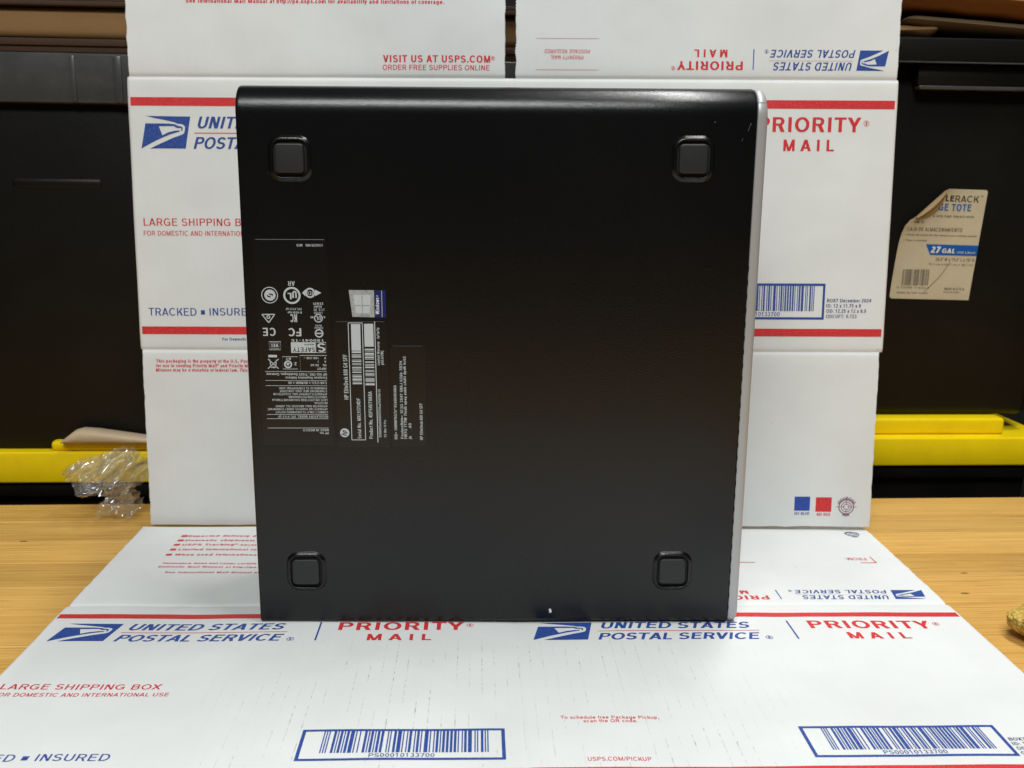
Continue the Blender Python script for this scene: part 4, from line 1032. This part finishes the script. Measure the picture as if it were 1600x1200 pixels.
# paper label, upper left corner curled forward
lab_pts = [(429.6, 284.9), (434.0, 286.8), (474.2, 286.0), (475.9, 284.6), (475.9, 282.2), (467.6, 175.4), (386.6, 176.8), (384.9, 178.4), (384.7, 180.8), (388.6, 232.5), (390.0, 243.0), (392.2, 250.4), (396.5, 255.6), (402.5, 259.4)]
def tote_label():
    from mathutils.geometry import tessellate_polygon
    z0 = 54.3
    # grid clipped to the outline, curled toward the fold
    xs = [384 + 2.0 * i for i in range(48)]; zs = [174 + 2.0 * i for i in range(58)]
    def inside(x, z):
        c = False; n = len(lab_pts)
        for i in range(n):
            x1, y1 = lab_pts[i]; x2, y2 = lab_pts[(i + 1) % n]
            if (y1 > z) != (y2 > z) and x < (x2 - x1) * (z - y1) / (y2 - y1) + x1: c = not c
        return c
    def lift(x, z):
        # distance from the fold line (402,259)-(430,285)
        ax, az, bx, bz = 402.5, 259.4, 429.6, 284.9
        dx, dz = bx - ax, bz - az; L = math.hypot(dx, dz)
        s = ((x - ax) * dz - (z - az) * dx) / L   # positive toward the lower right
        return 0.5 + 5.0 * math.exp(-max(s, 0) / 9.0)
    bm = bmesh.new()
    tri = tessellate_polygon([[Vector((x, z, 0)) for x, z in lab_pts]])
    vs = [bm.verts.new((x, 0, z)) for x, z in lab_pts]
    for f in tri: bm.faces.new([vs[i] for i in f])
    for _ in range(4): bmesh.ops.subdivide_edges(bm, edges=[e for e in bm.edges if e.calc_length() > 4], cuts=1, use_grid_fill=True)
    bmesh.ops.triangulate(bm, faces=bm.faces)
    for v in bm.verts:
        x, z = v.co.x, v.co.z
        v.co = Vector((x * MM, (25.0 - lift(x, z) - .35 * nz(x, z, .05)) * MM, (z - z0) * MM))
    lb = bm_obj('paper_label', bm, [M['label_paper']], tr_, smooth=True, sharp=60)
    # curled-over corner showing its back: a roll in front of the label
    V = []; Fc = []; n = 12; m = 10
    ax, az, bx, bz = 402.5, 259.4, 429.6, 284.9
    dx, dz = (bx - ax), (bz - az); L = math.hypot(dx, dz); tx, tz = dx / L, dz / L; nx, nzz = tz, -tx
    for j in range(n + 1):
        for i in range(m + 1):
            s = (i / m); along = -1 + s * (L + 2); wid = 8.5 * math.sin(math.pi * min(1, max(0, .06 + .88 * s))) ** .8
            ph = j / n; w = wid * ph
            y = 25.0 - 5.8 - 3.2 * math.sin(math.pi * min(ph * 1.25, 1)) 
            V.append((ax + tx * along + nx * w, y, az + tz * along + nzz * w - z0))
    for j in range(n):
        for i in range(m):
            a = j * (m + 1) + i; Fc.append((a, a + 1, a + m + 2, a + m + 1))
    mesh_obj('curled_corner', V, Fc, M['label_back'], lb, smooth=True)
    P = Print()
    def T(t, u, zz, w, h, c, slope=-.016, **k): P.text(t, u, -zz, w, h, c=c, slope=slope, **k)
    T('CLE', 425.7, 274.7, 15.7, 5.8, 'tname', b=1.8); T('RACK', 442.7, 274.1, 24.8, 6.3, 'tname'); T('™', 469, 278.5, 3, 2, 'tname')
    T('GE TOTE', 426.0, 265.5, 34.7, 6.8, 'tblue', b=1); T('y duty high impact resin', 421.7, 259.1, 42.5, 2.3, 'brownish', b=.5); T('• Snap lid', 398.9, 253.0, 13.5, 2.7, 'brownish', b=.5)
    T('CAJA DE ALMACENAMIENTO', 395.6, 245.3, 58.0, 3.5, 'brownish', b=.5); T('• Hecha de resina de alto impacto para trabajo pesado', 394.5, 240.6, 75.0, 1.7, 'brownish', b=.5); T('• Tapa a presión', 393, 235.2, 25.0, 1.5, 'brownish', b=.5)
    P.poly([(417.5, -231.9), (472.0, -230.8), (471.1, -220.4), (422.8, -221.2)], 'tblue')
    T('27', 422.8, 223.3, 10.4, 6.4, 'twhite', b=1.8, it=.15, z=2); T('GAL', 434.5, 223.1, 13.4, 4.7, 'twhite', b=1.5, it=.15, z=2); T('(102 Litros)', 450.3, 222.8, 18.5, 2.2, 'twhite', it=.15, z=2)
    T('28.5" W x 19.6" L x 15" H', 428.9, 215.3, 40.3, 3.1, 'brownish', b=.6, it=.1); T('72.3 cm x 49.7 cm x 38.1 cm', 422.1, 211.0, 46.3, 1.9, 'brownish', it=.1)
    T('Made in U.S.A.', 441.3, 186.0, 21.3, 2.4, 'brownish', b=.7); T('Remove label', 440.5, 183.1, 16.3, 1.3, 'brownish'); T('Made by tote maker', 392.1, 182.3, 32.3, 1.6, 'brownish')
    P.start('bars'); bars(P, 396.0, 423.6, -206.5, -190.2, 'brownish', BARS[:51]); T('0 12345 11892 0', 391.6, 187.4, 33.4, 1.7, 'brownish')
    cr = [(444.5, 214.8), (440.7, 208.3), (434.9, 199.6), (427.9, 191.9), (420.3, 184.3)]
    for a, b in zip(cr, cr[1:]): P.line((a[0], -a[1]), (b[0], -b[1]), .45, 'brownish', z=1)
    for nm_, VV_, FF_ in P.groups:
      for colr, V in VV_.items():
        mesh_obj(nm_, [(x, 25.0 - lift(x, -y) - .35 * nz(x, -y, .05) - .28 * (1 + z), -y - z0) for x, y, z in V], [tuple(f) for f in FF_[colr]], INK[colr], lb)
tote_label()

# ------------------------------------------------------------------ things stacked on the totes
def slab(name, dims, m, label, cat, mx, group=None, bevel=1.0):
    x0, x1, y0, y1, z0, z1 = dims
    bm = bmesh.new(); add_box(bm, x0, x1, y0, y1, 0, z1 - z0, bevel=bevel, seg=2)
    o = bm_obj(name, bm, m, smooth=True); o.matrix_world = mx @ Matrix.Translation((0, 0, z0 * MM)); return tag(o, label, cat, group)
FL = tframe(YL)
slab('flattened_box', (-500, 40, 1.5, 420, 393.6, 398.8), M['carton_dark'], 'dark brown cardboard sheet lying directly on the left tote rim', 'cardboard', FL, 'flat brown cardboard on the left tote', .5)
slab('flattened_box', (-500, 36, -.5, 420, 398.9, 404.6), M['carton_dark'], 'dark brown cardboard sheet second from the bottom of the left stack', 'cardboard', FL, 'flat brown cardboard on the left tote', .5)
bm = bmesh.new(); add_box(bm, -500, 30, 6, 400, 0, 27.0, bevel=7, seg=4)
o = bm_obj('cardboard_box', bm, M['carton_brown'], smooth=True); o.matrix_world = FL @ Matrix.Translation((0, 0, .4047)); tag(o, 'tan brown cardboard box on the dark sheets above the left tote', 'cardboard box')
slab('flattened_box', (-500, 34, 0, 420, 431.8, 435.3), M['carton_dark'], 'dark cardboard sheet lying on top of the tan cardboard box', 'cardboard', FL, 'flat brown cardboard on the left tote', .5)
slab('flattened_box', (-500, 34, 2, 420, 435.4, 439.5), M['carton_dark'], 'uppermost dark cardboard sheet at the top left edge of the picture', 'cardboard', FL, 'flat brown cardboard on the left tote', .5)

def pillow(name, L, Wd, T, m, mx, wrinkle=1.0, seed=0.0):
    """soft padded envelope: length L (x), depth Wd (y), thickness T"""
    V = []; Fc = []; nx_, ny_ = 46, 30
    for side in (1, -1):
        for j in range(ny_ + 1):
            for i in range(nx_ + 1):
                s = i / nx_; t = j / ny_
                prof_ = (max(0, 1 - abs(2 * s - 1) ** 9) ** .5) * (max(0, 1 - abs(2 * t - 1) ** 10) ** .5)
                z = side * (T / 2 * prof_ + (wrinkle * prof_ * nz(s * L, t * Wd, .03, seed + side)))
                V.append((s * L, t * Wd, z + T / 2))
    n1 = (nx_ + 1) * (ny_ + 1)
    for j in range(ny_):
        for i in range(nx_):
            a = j * (nx_ + 1) + i; Fc.append((a, a + 1, a + nx_ + 2, a + nx_ + 1)); Fc.append((n1 + a, n1 + a + nx_ + 1, n1 + a + nx_ + 2, n1 + a + 1))
    o = mesh_obj(name, V, Fc, m, smooth=True); o.matrix_world = mx; return o
FR = tframe(YR)
o = pillow('padded_mailer', 215, 300, 14.5, M['mailer'], FR @ Matrix.Translation((.372, .008, .4378)) @ Matrix.Rotation(0.062, 4, 'Y'), 1.2, 2)
tag(o, 'dull tan padded mailer sloping over the rim of the right tote', 'mailer')
o = pillow('padded_mailer', 300, 300, 26, M['mailer_orange'], FR @ Matrix.Translation((.300, -.004, .4592)) @ Matrix.Rotation(0.066, 4, 'Y'), 3.0, 8)
tag(o, 'orange brown wrinkled mailer at the top right corner above the tan one', 'mailer')
o = pillow('padded_mailer', 60, 120, 12, M['carton_brown'], FR @ Matrix.Translation((.345, .012, .4275)) @ Matrix.Rotation(-0.05, 4, 'Y'), 3.5, 5)
tag(o, 'small crumpled brown paper end wedged left of the tan mailer', 'paper')

# beige pouch lying on the left lid
V = []; rings = []
path = [(-418.0, 47.2, 4.0), (-415, 50.0, 7), (-410, 54.0, 11), (-404.5, 58.2, 14.5), (-398, 60.0, 16), (-385, 59.0, 17), (-368, 56.4, 17), (-343, 52.4, 17), (-300, 49.0, 17)]
for x, zt_, hh in path:
    ring = []
    zb = 46.4 if False else 46.3
    for k in range(12):
        a = 2 * math.pi * k / 12
        cz = (zt_ + zb) / 2; rz = (zt_ - zb) / 2
        ca, sa = math.cos(a), math.sin(a)
        ring.append((x, 13.0 + (9.0 if hh > 10 else 6.0) * (-math.copysign(abs(ca) ** .6, ca)), cz + rz * math.copysign(abs(sa) ** .6, sa)))
    rings.append(ring)
V, Fc = loft(rings, True, True)
bm = bmesh.new(); bv = [bm.verts.new([c * MM for c in v]) for v in V]
for f in Fc: bm.faces.new([bv[i] for i in f])
o = bm_obj('paper_pouch', bm, M['pouch'], smooth=True, sharp=60); o.matrix_world = FL @ Matrix.Translation((0, -.013, .0)); tag(o, 'beige paper pouch lying on the left yellow lid under the clear film', 'pouch')

# ------------------------------------------------------------------ crumpled clear film
def film():
    m = bpy.data.materials.new('clear_film'); m.use_nodes = True; nt = m.node_tree
    for n_ in list(nt.nodes): nt.nodes.remove(n_)
    out = nt.nodes.new('ShaderNodeOutputMaterial'); tr = nt.nodes.new('ShaderNodeBsdfTransparent'); gl = nt.nodes.new('ShaderNodeBsdfGlossy'); mx = nt.nodes.new('ShaderNodeMixShader'); fr = nt.nodes.new('ShaderNodeLayerWeight'); mr = nt.nodes.new('ShaderNodeMapRange')
    tr.inputs[0].default_value = (0.95, 0.95, 0.95, 1); gl.inputs['Roughness'].default_value = 0.06; gl.inputs['Color'].default_value = (1, 1, 1, 1)
    fr.inputs['Blend'].default_value = 0.35; mr.inputs['To Min'].default_value = 0.10; mr.inputs['To Max'].default_value = 0.8
    tc = nt.nodes.new('ShaderNodeTexCoord'); no = nt.nodes.new('ShaderNodeTexNoise'); no.inputs['Scale'].default_value = 120; no.inputs['Detail'].default_value = 2
    bp = nt.nodes.new('ShaderNodeBump'); bp.inputs['Distance'].default_value = 0.001; bp.inputs['Strength'].default_value = .5
    nt.links.new(tc.outputs['Object'], no.inputs['Vector']); nt.links.new(no.outputs['Fac'], bp.inputs['Height']); nt.links.new(bp.outputs[0], gl.inputs['Normal']); nt.links.new(bp.outputs[0], fr.inputs['Normal'])
    nt.links.new(fr.outputs['Facing'], mr.inputs['Value']); nt.links.new(mr.outputs[0], mx.inputs[0]); nt.links.new(tr.outputs[0], mx.inputs[1]); nt.links.new(gl.outputs[0], mx.inputs[2]); df = nt.nodes.new('ShaderNodeBsdfDiffuse'); df.inputs[0].default_value = (.8, .8, .82, 1); m2 = nt.nodes.new('ShaderNodeMixShader'); m2.inputs[0].default_value = .10; nt.links.new(mx.outputs[0], m2.inputs[1]); nt.links.new(df.outputs[0], m2.inputs[2]); nt.links.new(m2.outputs[0], out.inputs[0])
    out_pts = [(-389.7, 35.2), (-380.7, 44.1), (-370, 47.0), (-362.5, 47.8), (-352, 53), (-340, 57.0), (-320, 56), (-314, 50), (-312, 38), (-322, 26), (-331.5, 24.3), (-328, 13.8), (-326.5, -.5), (-335, -2.5), (-343.7, -3.5), (-361.6, -2.8), (-362.6, 6.3), (-350.7, 15.3), (-359.0, 18.1), (-370.5, 14.4), (-376.8, 20.8)]
    k = 830 / 848.0
    pts = [(x * k, 293.9 + (z - 293.9) * k) for x, z in out_pts]
    def inside(x, z):
        c = False; n = len(pts)
        for i in range(n):
            x1, y1 = pts[i]; x2, y2 = pts[(i + 1) % n]
            if (y1 > z) != (y2 > z) and x < (x2 - x1) * (z - y1) / (y2 - y1) + x1: c = not c
        return c
    rootO = empty('clear_film', Matrix.Translation((-.345, .83, 0)))
    tag(rootO, 'crumpled clear plastic film drooping from the left yellow lid onto the bench', 'plastic film')
    for layer in (0, 1):
        V = []; Fc = []; idx = {}; st = 1.3
        def dep(x, z):
            u_ = x * .8 + z * .6; w_ = -x * .6 + z * .8     # folds run up to the right
            a = abs(nz(u_ * .55, w_ * 1.6, .055, 3 + layer * 9)); b = abs(nz(u_, w_ * 1.4, .13, 7 + layer * 5))
            return 830 - 3 + 16 * layer - 30 * a - 11 * b + .5 * nz(x, z, .3, 2)
        def vid(i, j):
            if (i, j) not in idx:
                x = -385 + i * st + .5 * nz(i, j, .7, 1); z = -6 + j * st + .5 * nz(i, j, .7, 5)
                idx[(i, j)] = len(V); V.append((x + 345, dep(x, z) - 830, max(.6, z)))
            return idx[(i, j)]
        for i in range(64):
            for j in range(52):
                if inside(-385 + (i + .5) * st, -6 + (j + .5) * st): Fc.append((vid(i, j), vid(i + 1, j), vid(i + 1, j + 1), vid(i, j + 1)))
        mesh_obj('film_layer', V, Fc, m, rootO, smooth=True)
film()

# ------------------------------------------------------------------ yellow looped cloth at the right edge
def cloth():
    m = mat('yellow_terry', (0.66, 0.48, 0.08), 1.0, spec=0.1); t = NT(m); o_ = t.coord('Object')
    v = t.n('ShaderNodeTexVoronoi'); v.inputs['Scale'].default_value = 330; t.l(o_, v.inputs['Vector'])
    t.l(t.ramp(v.outputs['Distance'], [(0.0, (0.72, 0.53, 0.16)), (0.75, (0.42, 0.27, 0.05))]), t.b.inputs['Base Color'])
    t.l(t.bump(v.outputs['Distance'], -0.0015, .8), t.b.inputs['Normal'])
    bm = bmesh.new(); bmesh.ops.create_icosphere(bm, subdivisions=7, radius=1.0)
    for q in bm.verts:
        p = q.co.copy()
        e = Vector([math.copysign(abs(c) ** .7, c) for c in p])
        x, y, z = e.x * 64, e.y * 36, e.z * 10.5 + 10
        x -= 10 * max(0, (z - 12)) / 12 * (-p.x if p.x < 0 else 0)
        n_ = noise.voronoi(Vector((x, y, z)) / 1.9)[0][0]
        d = 1 + (1.3 * (0.5 - n_)) / 50
        lump = 1 + .10 * noise.noise(Vector((x, y, z)) / 25)
        q.co = Vector((x * d * lump, y * d * lump, max(0.3, z * d * lump))) * MM
    o = bm_obj('terry_cloth', bm, m, smooth=True, sharp=180, recalc=False); o.location = (.395, .622, 0); o.rotation_euler = (0, 0, .25)
    tag(o, 'bunched yellow looped cloth at the right edge of the bench', 'cloth')
cloth()
